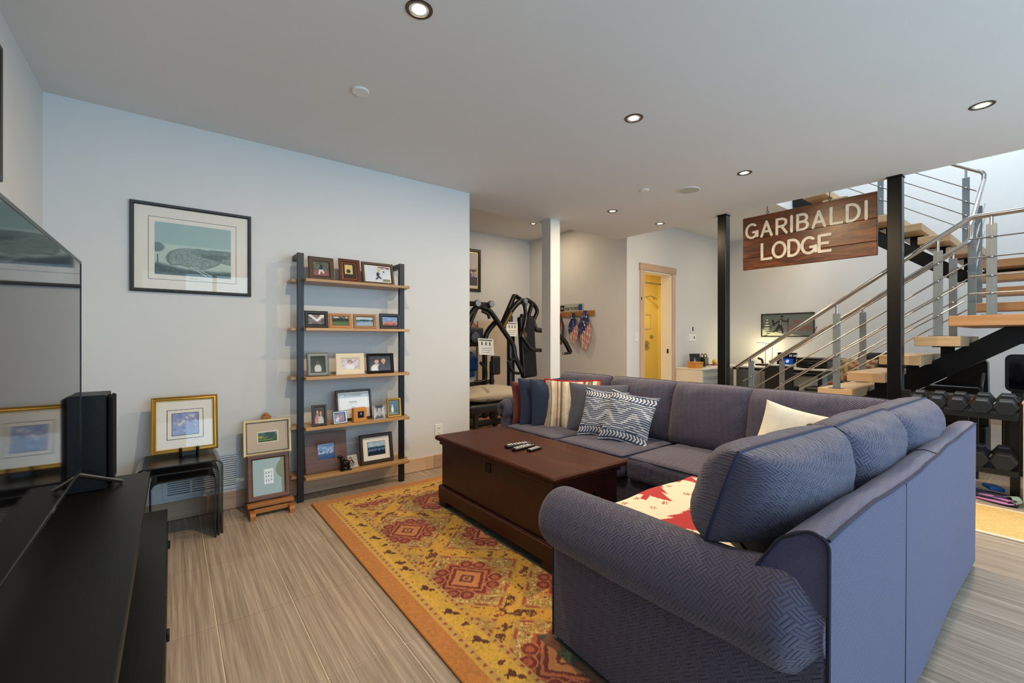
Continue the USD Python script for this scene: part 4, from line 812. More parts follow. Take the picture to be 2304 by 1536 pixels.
def cert_text(t, MP, r): t.add('lettering', text3('ALL ACADEMIC', .0145, MP, -.078, r[3]-.035, r[4]+.0012, .0005), 'line_dark')
ph('large framed certificate headed ALL ACADEMIC on the fourth shelf', 1.06, 1.352, S4, .25, 3.70, .2, art_cert, .018, 'dark_wood', res=110, glass=True, extra=cert_text)
t = Thing('photo_cube', 'small orange wooden box with a dark photo on its face, on the fourth shelf', 'box', (1.21, 3.6, S4))
t.add('body', bx(1.155, 1.262, 3.57, 3.625, S4, S4+.113, .004), 'orange_box')
u, v = np.meshgrid(np.linspace(0, 1, 16), np.linspace(0, 1, 16), indexing='ij'); m = gridm(u, v, lambda u, v: (1.188+.05*u, 3.5685+0*u, S4+.035+.052*v))
t.add('picture', m, 'photo_print', col=lin(people((40, 46, 66), [(30, 30, 40)], 23, 1)(u, v).reshape(-1, 3)), smooth=True); t.add('knob', ball((1.264, 3.6, S4+.06), .006, 1), 'gold')
ph('frameless black and white portrait standing on the fourth shelf', 1.335, 1.43, S4, .115, 3.61, .12, art_face, .004, 'silver', yaw=-.05, dp=.006)
ph('gold framed photo of a bride in white, last on the fourth shelf', 1.456, 1.582, S4, .162, 3.625, .14, art_bride, .018, 'gold', board=[(.004, 'gold_dark')])
ph('wide brown wooden frame with a small blue mountain photo on the lowest shelf', .815, 1.132, S5, .31, 3.66, .2, land((96, 136, 190), (60, 92, 140), (50, 84, 140), .55, .2, 14, snow=(160, 184, 214)), .095, 'brown_wood', dp=.022)
ph('dark frame with cream mount and a blue lake photo on the lowest shelf', 1.236, 1.52, S5, .245, 3.65, .2, land((150, 180, 206), (50, 74, 96), (34, 46, 60), .62, .08, 22, (60, 96, 150)), .028, 'dark_wood', board=[((.038, .038), 'mat_board'), (.003, 'line_dark')], dp=.02)
t = Thing('horse_figurine', 'small dark bronze figurine of a rearing animal on the lowest shelf', 'figurine', (1.12, 3.6, S5))
t.add('body', join(ball((1.10, 3.6, S5+.055), .028, 2, (1.3, .8, 1)), ball((1.075, 3.6, S5+.085), .02, 2, (1, .8, 1.3)), ball((1.055, 3.6, S5+.113), .014, 2, (1.4, .7, .9)), tube([(1.12, 3.6, S5+.06), (1.15, 3.6, S5+.075), (1.165, 3.6, S5+.05)], .005, 6), *[tube([(x, y, S5+.05), (x+.012*s, y, S5+.026), (x, y, S5+.006)], .006, 6) for x, s in ((1.085, -1), (1.118, 1)) for y in (3.588, 3.612)]), 'bronze_dark')
t.add('base', bx(1.06, 1.145, 3.575, 3.625, S5, S5+.008, .002), 'black_frame')
ph('small white edged photo leaning behind the bronze figurine on the lowest shelf', 1.112, 1.215, S5, .10, 3.645, .5, people((180, 176, 168), [(120, 116, 110)], 27, 1), .006, 'mat_board', dp=.006, board=None)

# ================================================================ TELEVISION CORNER
t = Thing('tv_console', 'long black ash television unit along the left wall', 'tv unit', (-.35, 1.2, 0))
ZC = .60
t.add('top_slab', bx(-.60, -.085, -.6, 2.80, ZC-.04, ZC, .003), 'black_ash'); t.add('back_body', bx(-.60, -.14, -.6, 2.78, .05, ZC-.04), 'black_ash')
t.add('low_cabinet', bx(-.139, -.022, -.6, 3.0, .02, .31, .003), 'black_ash'); t.add('low_top', bx(-.5, -.018, -.6, 3.03, .311, .33, .003), 'black_ash') if False else t.add('low_top', bx(-.139, -.018, -.6, 3.03, .311, .33, .003), 'black_ash')
for y0 in (-.55, .33, 1.21, 2.09):
    d = t.add('drawer', bx(-.021, -.016, y0, y0+.86, .04, .29, .001), 'black_ash'); t.add('handle', bx(-.016, -.006, y0+.78, y0+.82, .17, .2, .002), 'black_metal', parent=d)
for y in (-.5, 1.2, 2.7): t.add('foot', bx(-.55, -.2, y, y+.06, 0, .05), 'black_metal')
t = Thing('television', 'large flat black television seen edge-on, reflecting the wall pictures', 'television', (-.3, 1.7, ZC))
t.add('housing', bx(-.335, -.291, .98, 2.43, .725, 1.555, .006), 'black_plastic'); t.add('screen', bx(-.291, -.2862, .988, 2.422, .735, 1.547), 'tv_glass')
t.add('bezel', join(bx(-.296, -.284, .976, 2.434, 1.547, 1.558, .001), bx(-.296, -.284, .976, 2.434, .722, .735, .001), bx(-.296, -.284, .976, .988, .735, 1.547), bx(-.296, -.284, 2.426, 2.434, .735, 1.547)), 'tv_bezel')
for y in (1.12, 2.62-.25):
    t.add('foot', join(tube([(-.31, y, .735), (-.18, y+.28 if y > 2 else y-.2, ZC+.009)], .009, 8), tube([(-.31, y, .735), (-.47, y+.28 if y > 2 else y-.2, ZC+.009)], .009, 8)), 'silver')
t.add('badge', bx(-.2842, -.2832, 1.9, 1.94, .724, .732), 'silver')
t = Thing('loudspeaker', 'black box loudspeaker at the end of the television unit, by the wall', 'loudspeaker', (-.39, 2.66, ZC))
t.add('cabinet', bx(-.50, -.225, 2.58, 2.79, ZC, 1.008, .004), 'black_ash'); t.add('grille', bx(-.224, -.205, 2.60, 2.77, ZC+.015, .998, .006), 'grille_cloth'); t.add('badge', bx(-.2045, -.203, 2.67, 2.70, ZC+.03, ZC+.04), 'silver')
# ================================================================ RUG
def rug_paint(x, y):
    d = np.minimum(x-.835, 3.54-y); along = np.where(x-.835 < 3.54-y, y, x)
    P = np.stack([x, y, 0*x], -1); n1 = meshkit.fbm(P*60, 3, 5); n2 = meshkit.fbm(P*25, 3, 9); n3 = meshkit.fbm(P*130, 2, 3)
    img = rgb(x, (188, 120, 48)); img = img*(.94+.12*n3[..., None])
    def band(a, b, c): 
        nonlocal img; img = put(img, (d >= a)*(d < b), c)
    band(.083, .094, (206, 160, 66))
    def dots(a, b):
        nonlocal img; band(a, b, (196, 156, 78)); c = (a+b)/2
        img = put(img, (np.hypot(d-c, (along % .044)-.022) < .0085), (158, 66, 36))
    dots(.094, .120)
    yel = (220, 172, 56); band(.120, .205, yel)
    img = put(img, (d > .12)*(d < .205)*(np.abs(n1-.5) < .03), (182, 150, 60))
    # running animals in the yellow border
    s = along % .235; w = ((d > .135)*(d < .195)).astype(float)
    body = np.minimum.reduce([np.hypot((s-.118)/1.9, d-.166)/.013, np.hypot(s-.085, d-.18)/.012, np.hypot((s-.075), (d-.19))/.008])
    leg = np.minimum.reduce([np.abs((s-.10)-(.166-d)*.9)/.005+((d > .166)*9), np.abs((s-.135)+(.166-d)*.9)/.005+((d > .166)*9)])
    img = put(img, w*((body < 1+.5*(n2-.5)) | (leg < 1)), (92, 38, 22))
    img = put(img, w*(n2 > .66)*((s < .05) | (s > .17)), (104, 44, 26))
    dots(.205, .232)
    # field of diamonds: yellow lattice bands, red medallions
    f = d >= .232; img = put(img, f, (172, 132, 66)); img = put(img, f*(n2 > .56), (186, 140, 60)); img = put(img, f*(meshkit.fbm(P*14, 3, 31) > .55)*.5, (150, 122, 66))
    a, b = (x-1.208)/.80, (y-1.945)/.722; p, q = a+b, a-b
    e = np.minimum(np.abs((p % 1)-.5), np.abs((q % 1)-.5))
    branch = (e > .11)*(e < .26)*(np.abs(n1-.5) < .05); img = put(img, f*branch, (222, 196, 122))
    img = put(img, f*(e < .118), (190, 150, 76)); img = put(img, f*(np.abs(e-.1) < .014)*(((a*9) % 1) < .55), (160, 74, 40)); img = put(img, f*(e < .072), (216, 164, 52))
    img = put(img, f*(e < .06)*(n2 > .6), (96, 42, 24)); img = put(img, f*(e < .085)*(np.abs(n1-.5) < .025), (184, 146, 60))
    # nearest diamond centre
    pi, qi = np.round(p), np.round(q); cx, cy = (pi+qi)/2*.80+1.208, (pi-qi)/2*.722+1.945
    dx, dy = x-cx, y-cy; r = np.abs(dx)/.15+np.abs(dy)/.17+.10*(n1-.5)
    for lim, c in ((1.12, (186, 92, 54)), (1.0, (112, 34, 26)), (.86, (190, 110, 60)), (.74, (116, 38, 28)), (.60, (202, 130, 68)), (.36, (196, 138, 84)), (.30, (122, 44, 32)), (.17, (204, 140, 80)), (.08, (120, 46, 34))): img = put(img, f*(r < lim), c)
    sc = np.minimum.reduce([np.hypot(np.abs(dx)-.075, np.abs(dy)-.125), np.hypot(np.abs(dx)-.125, np.abs(dy)-.075)])
    for lim, c in ((.040, (196, 118, 60)), (.034, (118, 36, 26)), (.018, (176, 88, 44))): img = put(img, f*(sc < lim)*(r > .7), c)
    img = put(img, f*(r > 1.1)*(r < 1.6)*(np.abs(n2-.5) < .03), (140, 70, 44)); img = put(img, f*(r > 1.25)*(meshkit.noise(P*70, 5) > .84), (176, 88, 44))
    # dark green centre
    g = smooth_step(1.575, 1.585, x)*(y < 3.0)+smooth_step(1.40, 1.38, y+(x-1.21)*.5)*smooth_step(1.20, 1.215, x+.02*(n2-.5)); g = np.clip(g, 0, 1)*f
    img = put(img, g, (58, 68, 50)); img = put(img, g*(n2 > .58), (74, 84, 62)); img = put(img, g*(np.abs(n1-.5) < .03), (52, 26, 18)); img = put(img, g*(meshkit.fbm(P*18, 2, 77) > .66), (120, 70, 40))
    return img*(.93+.14*n3[..., None])
t = Thing('area_rug', 'large gold and orange patterned wool rug with red medallions under the trunk', 'rug', (2.0, 2.1, 0))
gx = np.concatenate([np.linspace(.836, 1.66, 165), np.linspace(1.66, 3.25, 60)[1:]]); gy = np.concatenate([np.linspace(.62, .9, 12), np.linspace(.9, 3.539, 440)[1:]])
U, V = np.meshgrid(gx, gy, indexing='ij'); hgt = .0105+.0012*(meshkit.fbm(np.stack([U*40, V*40, 0*U], -1), 2, 8)-.5)
t.add('pile', gridm(U, V, lambda u, v: (u, v, hgt)), 'rug_pile', col=lin(rug_paint(U, V).reshape(-1, 3)), smooth=True)
t.add('backing', bx(.836, 3.25, .62, 3.539, .0008, .009), 'rug_binding')
t.add('binding', join(tube([(.836, .62, .006), (.836, 3.54, .006)], .0052, 8), tube([(.836, 3.54, .006), (3.25, 3.54, .006)], .0052, 8)), 'rug_binding')

# ================================================================ TRUNK AND REMOTES
t = Thing('trunk', 'worn dark red wooden blanket chest used as a coffee table', 'chest', (1.865, 2.32, .012))
ZT = .527
t.add('body', bx(1.60, 2.13, 1.715, 2.925, .06, .47, .004), 'trunk_paint')
t.add('plinth', join(bx(1.580, 2.150, 1.695, 2.945, .055, .150, .004)), 'trunk_paint')
def ring(x0, x1, y0, y1, z, r): return tube([(x0, y0, z), (x1, y0, z), (x1, y1, z), (x0, y1, z)], r, 8, close=True)
def bead(x0, x1, y0, y1, z, r): return join(*[cyl(a, b, r, 8) for a, b in zip([(x0, y0, z), (x1, y0, z), (x1, y1, z), (x0, y1, z)], [(x1, y0, z), (x1, y1, z), (x0, y1, z), (x0, y0, z)])])
t.add('plinth_moulding', bead(1.589, 2.141, 1.704, 2.936, .153, .009), 'trunk_paint'); t.add('worn_moulding', bead(1.5825, 2.1475, 1.6975, 2.9425, .150, .0032), 'worn_edge')
t.add('lid_rim', bx(1.588, 2.142, 1.695, 2.945, .462, .492, .004), 'trunk_paint'); t.add('lid', bx(1.562, 2.168, 1.662, 2.972, .492, ZT, .010), 'trunk_lid_paint', smooth=40)
for x in (1.60, 2.07):
    for y in (1.715, 2.865): t.add('foot', bx(x-.015, x+.075, y-.015, y+.075, .0125, .057, .003), 'trunk_paint')
t.add('lock_plate', bx(1.595, 1.5995, 2.29, 2.35, .40, .455, .001), 'iron'); 
t.add('handle', join(tube(bend([(1.80, 1.706, .36), (1.80, 1.675, .35), (1.93, 1.675, .35), (1.93, 1.706, .36)], .02), .007, 8), bx(1.79, 1.81, 1.708, 1.714, .34, .38), bx(1.92, 1.94, 1.708, 1.714, .34, .38)), 'iron')
for z in np.linspace(.17, .45, 9): t.add('nail', ball((1.5995, 2.905, z), .003, 1), 'worn_edge')
for z in np.linspace(.17, .45, 9): t.add('nail', ball((1.5995, 1.735, z), .003, 1), 'worn_edge')
def remote(lab, c, ang, L, w, hh, z):
    t = Thing('remote_control', lab, 'remote control', (c[0], c[1], z), 'remote controls on the trunk'); R = rotz(ang)
    f = lambda m: tf(m, R, (c[0], c[1], z))
    t.add('body', f(rbox(-L/2, L/2, -w/2, w/2, 0, hh, hh*.45, 6)), 'black_plastic', smooth=60)
    for i in range(7):
        for j in range(3): t.add('button', f(bx(-L*.40+i*L*.11, -L*.40+i*L*.11+L*.06, -w*.32+j*w*.25, -w*.32+j*w*.25+w*.15, hh-.001, hh+.0016, .0008)), ('white_plastic', 'drawer_grey', 'white_paint')[(i+j) % 3])
remote('longest black remote control on the trunk, farthest of three', (1.845, 2.315), -.12, .20, .046, .022, ZT)
remote('middle black remote control on the trunk, lying across the shorter one', (1.83, 2.245), .10, .185, .045, .02, ZT)
remote('short black remote control nearest the camera on the trunk', (1.865, 2.175), .22, .12, .04, .016, ZT)

# ================================================================ SECTIONAL SOFA
so = Thing('sectional_sofa', 'large L-shaped sectional sofa in navy woven key pattern cloth', 'sofa', (2.4, 1.7, 0))
SB, SF = 'sofa_back_cloth', 'sofa_cloth'
def piping(path, r=.005, m='sofa_piping', close=False): so.add('piping', tube(path, r, 6, close=close), m)
def wob(n, s): return [(meshkit.noise(np.array([i*1.3, s, 0.])) -.5) for i in range(n)]
# back frame of the near section: its face looks towards the windows
prof = [(.36, .03), (.356, .772), (.363, .786), (.385, .792), (.425, .786), (.47, .745), (.515, .66), (.56, .45), (.56, .03)]
def back_frame():
    n = 40; xs = np.linspace(1.205, 3.50, n); w = np.array([(meshkit.fbm(np.array([x*2.2, 3.0, 0.]), 3)-.5)*.022 for x in xs])
    pp = np.array(bend([(a, b, 0) for a, b in prof], .02, 4))[:, :2]; k = len(pp)
    v = np.array([[x, y+(.004*math.sin(x*5) if y < .40 else 0), z+(wz if z > .6 else 0)] for x, wz in zip(xs, w) for y, z in pp])
    i = np.arange(n*k).reshape(n, k); f = np.stack([i[:-1, :-1], i[1:, :-1], i[1:, 1:], i[:-1, 1:]], -1).reshape(-1, 4); v, f = arr((v, f))
    cap = np.array(trimesh.creation.triangulate_polygon(Polygon(pp), engine='earcut')[1])
    pts = np.array(trimesh.creation.triangulate_polygon(Polygon(pp), engine='earcut')[0])
    from scipy.spatial import cKDTree
    idx = cKDTree(pp).query(pts)[1]; c0 = idx[cap]
    f = np.vstack([f, c0, c0[:, ::-1]+(n-1)*k]); q = trimesh.Trimesh(v, f, process=False)
    return (v, f if q.volume > 0 else f[:, ::-1]), xs, w
bf, xs, wz = back_frame(); so.add('back_frame', bf, SB, uv='box', smooth=45)
piping([(x, .358+.004*math.sin(x*5), .782+w) for x, w in zip(xs, wz)], .0045); piping(bend([(1.203, .360, .03), (1.203, .356, .776), (1.203, .392, .795), (1.203, .46, .755), (1.203, .52, .655)], .02), .0045, 'seam')
so.add('seam', join(tube([(1.935, .357+.004*math.sin(1.935*5), .768), (1.935, .36+.004*math.sin(1.935*5), .03)], .0022, 5), tube([(2.44, .356, .788), (2.44, .39, .797), (2.44, .44, .785)], .0022, 5)), 'seam')
so.add('back_frame', rbox(3.34, 3.50, .57, 3.26, .03, .78, .04, 12), SB, uv='box', smooth=45)
# seat bases
so.add('seat_base', rbox(1.38, 3.33, .565, 1.27, .03, .30, .02, 8), SF, uv='box', smooth=45); so.add('seat_base', rbox(2.47, 3.335, 1.275, 3.24, .03, .30, .02, 8), SF, uv='box', smooth=45)
# rolled arm of the near section
def arm(axis):
    """cross-section (a across, z) swept along the arm: (a, z) around the roll and down the outer panel"""
    roll = [(1.25+.118*math.cos(t), .532+.122*math.sin(t)) for t in np.linspace(math.radians(262), math.radians(-8), 34)]
    return roll
n = 46; ys = np.concatenate([[.362, .366, .372, .38, .39], np.linspace(.40, 1.27, n-12), 1.27+.07*np.sin(np.linspace(0, np.pi/2, 9))]); sec = arm('y'); k = len(sec); vs, uvs = [], []
arc_s = np.concatenate([[0], np.cumsum(np.hypot(*np.diff(np.array(sec), axis=0).T))])
for y in ys:
    s = 1.0 if y <= 1.27 else max(.02, math.sqrt(max(0, 1-((y-1.27)/.0705)**2)))*.55+.45 if y < 1.3399 else .0
    s2 = (1+.10*smooth_step(.62, .45, np.array(y)))*(1-.45*smooth_step(.47, .366, np.array(y))**2); wv = 1+.02*math.sin(y*9)
    for (a, z), sl in zip(sec, arc_s):
        ca, cz = 1.265, .53; pl = (meshkit.fbm(np.array([a*9, y*7, z*9]), 2, 4)-.5)*.012
        vs.append((ca+(a-ca)*s*s2*wv*(1 if a < ca else 1)+pl*.5, y, cz+(z-cz)*s*s2+(.02*smooth_step(.7, .38, np.array(y)))+pl)); uvs.append((sl, y))
i = np.arange(len(ys)*k).reshape(len(ys), k); f = np.stack([i[:-1, :-1], i[1:, :-1], i[1:, 1:], i[:-1, 1:]], -1).reshape(-1, 4)
nv = len(vs); vs.append(np.mean(vs[:k], 0)); capf = np.array([[nv, j, j+1, nv] for j in range(k-1)]); f = np.vstack([f, capf]); uvs.append((.2, .36)); av, af = arr((np.array(vs), f)); q = trimesh.Trimesh(av, af, process=False)
if (q.face_normals*(q.triangles_center-np.array([1.25, .8, .53]))).sum(1).mean() < 0: af = af[:, ::-1]
so.add('arm_roll', (av, af), SF, uv=np.array(uvs), smooth=True)
pv_, pf_ = rbox(1.1995, 1.40, .3655, 1.335, .03, .53, .006, 10); pv_[:, 0] += np.where(pv_[:, 0] < 1.3, np.maximum(pv_[:, 1]-.565, 0)*.064, 0); so.add('arm_panel', (pv_, pf_), SF, uv='box', smooth=45)
piping([(1.249, 1.337, .03), (1.249, 1.337, .42)], .004, 'seam')
# rolled arm of the far section, its scroll facing the trunk
y0, y1 = 3.25, 3.44
so.add('arm_panel', rbox(2.50, 3.46, 3.285, 3.42, .03, .56, .015, 8), SF, uv='box', smooth=45)
prof2 = [(0, 0), (.05, .0), (.088, .012), (.10, .04), (.10, .9), (.085, .935), (0, .94)]
so.add('arm_roll', lathe(prof2, (3.43, 3.345, .585), 30, 'x'), SF, uv='box', smooth=50)
so.add('arm_scroll', join(tube(arc((2.489, 3.345, .585), .055, -1.2, 4.4, 22, (0, 1, 0), (0, 0, 1)), .03, 8)), SF, uv='box', smooth=True)
# seat cushions
def seat(x0, x1, y0, y1, sd):
    m = rbox(x0, x1, y0, y1, .302, .462, .045, 14, (0.0, 0.0, .022), sd, .012); so.add('seat_cushion', m, SF, uv='box', smooth=60)
    for z in (.45, .318):
        r = .03; so.add('piping', tube(bend([(x0+.012, (y0+y1)/2, z), (x0+.012, y0+.012, z), (x1-.012, y0+.012, z), (x1-.012, y1-.012, z), (x0+.012, y1-.012, z), (x0+.012, (y0+y1)/2+.001, z)], r, 5), .0045, 6), 'sofa_piping')
seat(2.40, 3.05, 2.56, 3.235, 3); seat(2.40, 3.05, 1.895, 2.55, 4); seat(2.42, 3.05, 1.30, 1.885, 5)
seat(1.385, 2.41, .66, 1.33, 6); seat(2.42, 3.05, .66, 1.29, 7)
# loose back cushions
def back_cushion(c, R, U, w, h, t, sd, fit=None, m=SF):
    me, uv, uu, vv, side, edge = pillow(c, R, U, w, h, t, 30, .03, 3.2, .42, sd, .006, .05); v, f = me
    e = np.array(edge)
    if fit: v, e = fit(v), fit(e)
    so.add('back_cushion', (v, f), m, uv=uv+sd, smooth=True); so.add('piping', tube(e, .0055, 6, close=True), 'sofa_piping')
TX_ = (1, 0, 0)
def over_arm(v):      # the first cushion rides up on the rolled arm
    v = v.copy(); s = smooth_step(1.62, 1.34, v[:, 0]); lo = .47+.185*s; hi = .94; k = np.clip((hi-v[:, 2])/(hi-.44), 0, 1.05); v[:, 2] = hi-(hi-lo)*k*1.0; return v
back_cushion((1.575, .615, .69), (-1, .04, 0), (0, -.20, 1), .70, .52, .30, 11, over_arm)
back_cushion((2.235, .60, .69), (-1, 0, 0), (0, -.22, 1), .69, .52, .30, 12); back_cushion((2.90, .585, .69), (-1, .02, 0), (0, -.24, 1), .80, .51, .30, 13)
for yy, w, sd in ((2.93, .66, 21), (2.275, .66, 22), (1.665, .62, 23), (1.02, .78, 24)):
    back_cushion((3.13, yy, .675), (0, -1, 0), (.24, 0, 1), w, .50, .27, sd)

# ---------------------------------------------------------------- throw pillows and blanket
def throw(lab, c, R, U, w, h, t, mat_, sd, trim=None, shear=False, paint=None, n=28, wr=.006, pinch=.08, group=None, trim_r=.005, ex=2.3):
    c = np.asarray(c, float); p = Thing('throw_pillow', lab, 'pillow', tuple(c-np.array([0, 0, h/2])), 'throw pillows on the sofa')
    me, uv, uu, vv, side, edge = pillow(c, R, U, w, h, t, n, pinch, ex, .5, sd, wr, shear=shear)
    if paint is not None: p.add('cover', me, 'cloth_print', col=lin(paint(uu, vv, side)), smooth=True)
    else: p.add('cover', me, mat_, uv=uv, smooth=True)
    if trim: p.add('trim', tube(edge, trim_r, 6, close=True), trim)
    return p
def stripes_paint(u, v, s):
    a = np.abs(v); z = np.full(u.shape+(3,), 0.)+np.array([200, 206, 212])/255; navy = (36, 56, 96)
    wob_ = v+.012*np.sin(u*5)
    z = put(z, ((wob_*12) % 1 < .56), navy)
    ch = (a > .62)*(a < .88); z = put(z, ch, (206, 210, 214)); z = put(z, ch*(((u*7+np.abs(((v-.75*np.sign(v))*5))) % 1) < .48), navy); z = put(z, (np.abs(a-.62) < .02)+(np.abs(a-.88) < .02), navy)
    return z
def ticking_paint(u, v, s):
    z = np.full(u.shape+(3,), 0.)+np.array([206, 190, 160])/255; k = (u+1)*4.0 % 2
    for c, w, col in ((.35, .05, (60, 56, 54)), (.55, .10, (150, 132, 106)), (.8, .035, (40, 40, 46)), (1.2, .16, (226, 216, 192)), (1.6, .06, (52, 50, 52)), (1.8, .05, (150, 60, 52))): z = put(z, np.abs(k-c) < w, col)
    return z*(.94+.1*meshkit.noise(np.stack([u*90, v*90, s*3.], -1)))[..., None]
def sil_paint(u, v, s):
    z = np.full(u.shape+(3,), 0.)+np.array([228, 222, 204])/255; m = (s > 0)
    u, v = u-.02, v-.28
    k = np.maximum.reduce([ell(u, v, -.22, -.12, .22, .22), ell(u, v, -.06, .26, .11, .12), capsule(u, v, (-.12, .0), (-.06, .24), .08), capsule(u, v, (-.03, .3), (.04, .42), .04), capsule(u, v, (-.36, -.05), (-.55, -.45), .055), capsule(u, v, (-.15, -.2), (-.1, -.75), .09), capsule(u, v, (-.3, -.2), (-.34, -.75), .09)])
    return put(z, k*m, (70, 58, 50))
TO = (-1, 0, 0)
# row on the far seat, from the scrolled arm towards the corner
throw('maroon velvet throw pillow against the far scrolled sofa arm', (2.70, 3.175, .655), (-.93, .35, 0), (.10, .12, 1), .42, .40, .13, 'maroon_velvet', 31, pinch=.10)
throw('plain navy throw pillow next to the maroon one', (2.72, 3.06, .665), (-.90, .42, 0), (.14, .10, 1), .44, .44, .14, 'navy_speckle', 32, 'sofa_piping')
throw('navy throw pillow with piping between the plain navy and the striped red-edged pillows', (2.75, 2.92, .665), (-.88, .46, 0), (.15, .10, 1), .45, .44, .14, 'navy_speckle', 33, 'sofa_piping')
throw('cream ticking-striped throw pillow with red edging', (2.80, 2.75, .66), (-.35, .93, 0) if False else (.62, -.78, 0), (.22, .06, 1), .50, .46, .12, None, 34, 'red_trim', False, ticking_paint, 60, trim_r=.011)
throw('large dark blue-grey speckled throw pillow behind the blue striped pillows', (2.86, 2.52, .655), (.45, -.89, 0), (.26, .06, 1), .52, .44, .15, 'dark_speckle', 35)
throw('blue and white striped throw pillow partly behind its twin', (2.78, 2.385, .637), (.42, -.90, -.08), (.42, .10, .9), .36, .42, .13, None, 36, None, False, stripes_paint, 110, .008, .10)
throw('blue and white striped throw pillow in front of its twin, nearest the corner', (2.76, 2.115, .638), (.36, -.93, -.14), (.50, .02, .86), .38, .43, .14, None, 37, None, False, stripes_paint, 110, .009, .11)
throw('cream throw pillow printed with a dark figure, in the sofa corner', (2.76, .955, .645), (.58, -.77, -.20), (.58, -.16, .95), .50, .48, .16, None, 38, None, True, sil_paint, 80, .004, .12)
# blanket on the near seat: knitted winter trees
TREE = Polygon([(0, .52), (-.10, .33), (-.06, .35), (-.20, .16), (-.12, .18), (-.30, -.06), (-.04, -.02), (-.04, -.16), (.04, -.16), (.04, -.02), (.30, -.06), (.12, .18), (.20, .16), (.06, .35), (.10, .33)])
def blanket_paint(x, y):
    img = rgb(x, (232, 222, 196)); red = (178, 12, 18)
    for cx, cy, a, s in ((1.80, 1.27, -1.25, .42), (1.62, .98, -1.25, .40), (2.15, 1.32, -1.25, .4), (2.05, .90, -1.25, .4)):
        dx, dy = (x-cx)/s, (y-cy)/s; u, v = math.cos(a)*dx+math.sin(a)*dy, -math.sin(a)*dx+math.cos(a)*dy; img = put(img, shapely.contains_xy(TREE, u, v), red)
    for k in range(60):
        cx, cy = 1.42+.09*(k % 10)+.03*((k//10) % 2), .70+.115*(k//10); dx, dy = x-cx, y-cy; r = np.hypot(dx, dy); th = np.arctan2(dy, dx); img = put(img, (r < .017)*(np.cos(th*6) > .0)*(shapely.contains_xy(TREE.buffer(.02), 9*np.ones_like(x), x) == 0)*((k*7) % 3 > 0), (150, 40, 36))
    e = smooth_step(1.335, 1.34, y); img = put(img, e, (150, 14, 34)); img = put(img, smooth_step(1.36, 1.362, y)*(y < 1.372), (226, 210, 190)); img = put(img, smooth_step(1.385, 1.39, y), (206, 192, 170)); return img
t = Thing('blanket', 'cream knitted blanket with red winter trees spread over the near seat', 'blanket', (1.85, 1.05, .47))
gx, gy = np.linspace(1.40, 2.26, 190), np.linspace(.70, 1.405, 170); Ux, Vy = np.meshgrid(gx, gy, indexing='ij')
nzv = meshkit.fbm(np.stack([Ux*6, Vy*6, 0*Ux], -1), 3, 6)-.5
Zb = .488+.010+.014*(nzv+.5)-.012*((Ux-1.9)/.5)**2-smooth_step(1.30, 1.405, Vy)*.085+.0*Ux
top_ = gridm(Ux, Vy, lambda u, v: (u+.004*np.sin(v*30), v-.02*smooth_step(1.33, 1.4, v)+.012*np.sin(u*14)*smooth_step(1.2, 1.4, v), Zb))
t.add('cloth', top_, 'cloth_print', col=lin(blanket_paint(Ux, Vy).reshape(-1, 3)), smooth=True)
t.add('fringe', join(*[tube([(x, 1.392+.012*math.sin(x*14)-.004, .418), (x+rng.uniform(-.004, .004), 1.404+.012*math.sin(x*14), .404)], .0022, 4) for x in np.linspace(1.41, 2.25, 170)]), 'jute_border', kind='stuff')
# ================================================================ GYM ALCOVE
def K(cx, y, pts): return [(x, y, z) for x, z in pts]
g = Thing('home_gym', 'black multi-station home gym with padded backrest and bent press arms, left of the white column', 'exercise machine', (4.1, 5.5, 0))
def gt(name, pts, r=.026, rb=.1, m='black_metal', **k): return g.add(name, tube(bend(pts, rb), r*1.22, 10), m, **k)
# base rails
for y in (5.25, 5.85): gt('base_rail', [(3.2, y, .04), (4.95, y, .04)], .035)
gt('base_rail', [(3.45, 5.2, .04), (3.45, 5.95, .04)], .035); gt('base_rail', [(4.55, 5.2, .04), (4.55, 5.95, .04)], .035)
# left station: A-frame of bent tubes
gt('upright', [(3.80, 5.6, .04), (3.80, 5.6, 1.32), (3.98, 5.5, 1.55)], .034, .2)
gt('frame_tube', [(3.20, 5.4, 1.20), (3.30, 5.4, 1.45), (3.52, 5.4, 1.73), (3.74, 5.4, 1.75)], .034, .12)
gt('press_arm', [(3.60, 5.4, 1.72), (3.74, 5.38, 1.68), (3.98, 5.36, 1.38), (4.17, 5.34, 1.14), (4.17, 5.32, .97), (4.30, 5.3, .74)], .031, .12)
gt('press_arm', [(3.52, 5.4, 1.70), (3.40, 5.38, 1.48), (3.30, 5.36, 1.30)], .028, .1)
gt('cross_tube', [(3.36, 5.4, 1.76), (3.80, 5.4, 1.76)], .03)
for x in (3.50, 3.74): g.add('pivot_cap', lathe([(0, .03), (.045, .03), (.05, .02), (.05, -.03), (0, -.03)], (x, 5.345, 1.765), 18, 'y'), 'silver')
gt('hook', [(3.60, 5.38, 1.66), (3.70, 5.36, 1.62), (3.72, 5.36, 1.55)], .018, .05)
gt('handle', [(4.17, 5.32, .935), (4.05, 5.30, .94)], .018, .03, 'black_rubber')
gt('handle', [(4.03, 5.31, .92), (4.08, 5.31, .79), (4.17, 5.31, .72), (4.30, 5.31, .72)], .018, .06)
g.add('pulley', lathe([(0, .02), (.07, .02), (.08, .01), (.08, -.01), (.07, -.02), (0, -.02)], (3.47, 5.36, 1.27), 24, 'y'), 'grey_metal')
g.add('weight_shroud', rbox(3.3, 3.64, 5.38, 5.5, 1.14, 1.42, .03, 6), 'black_plastic')
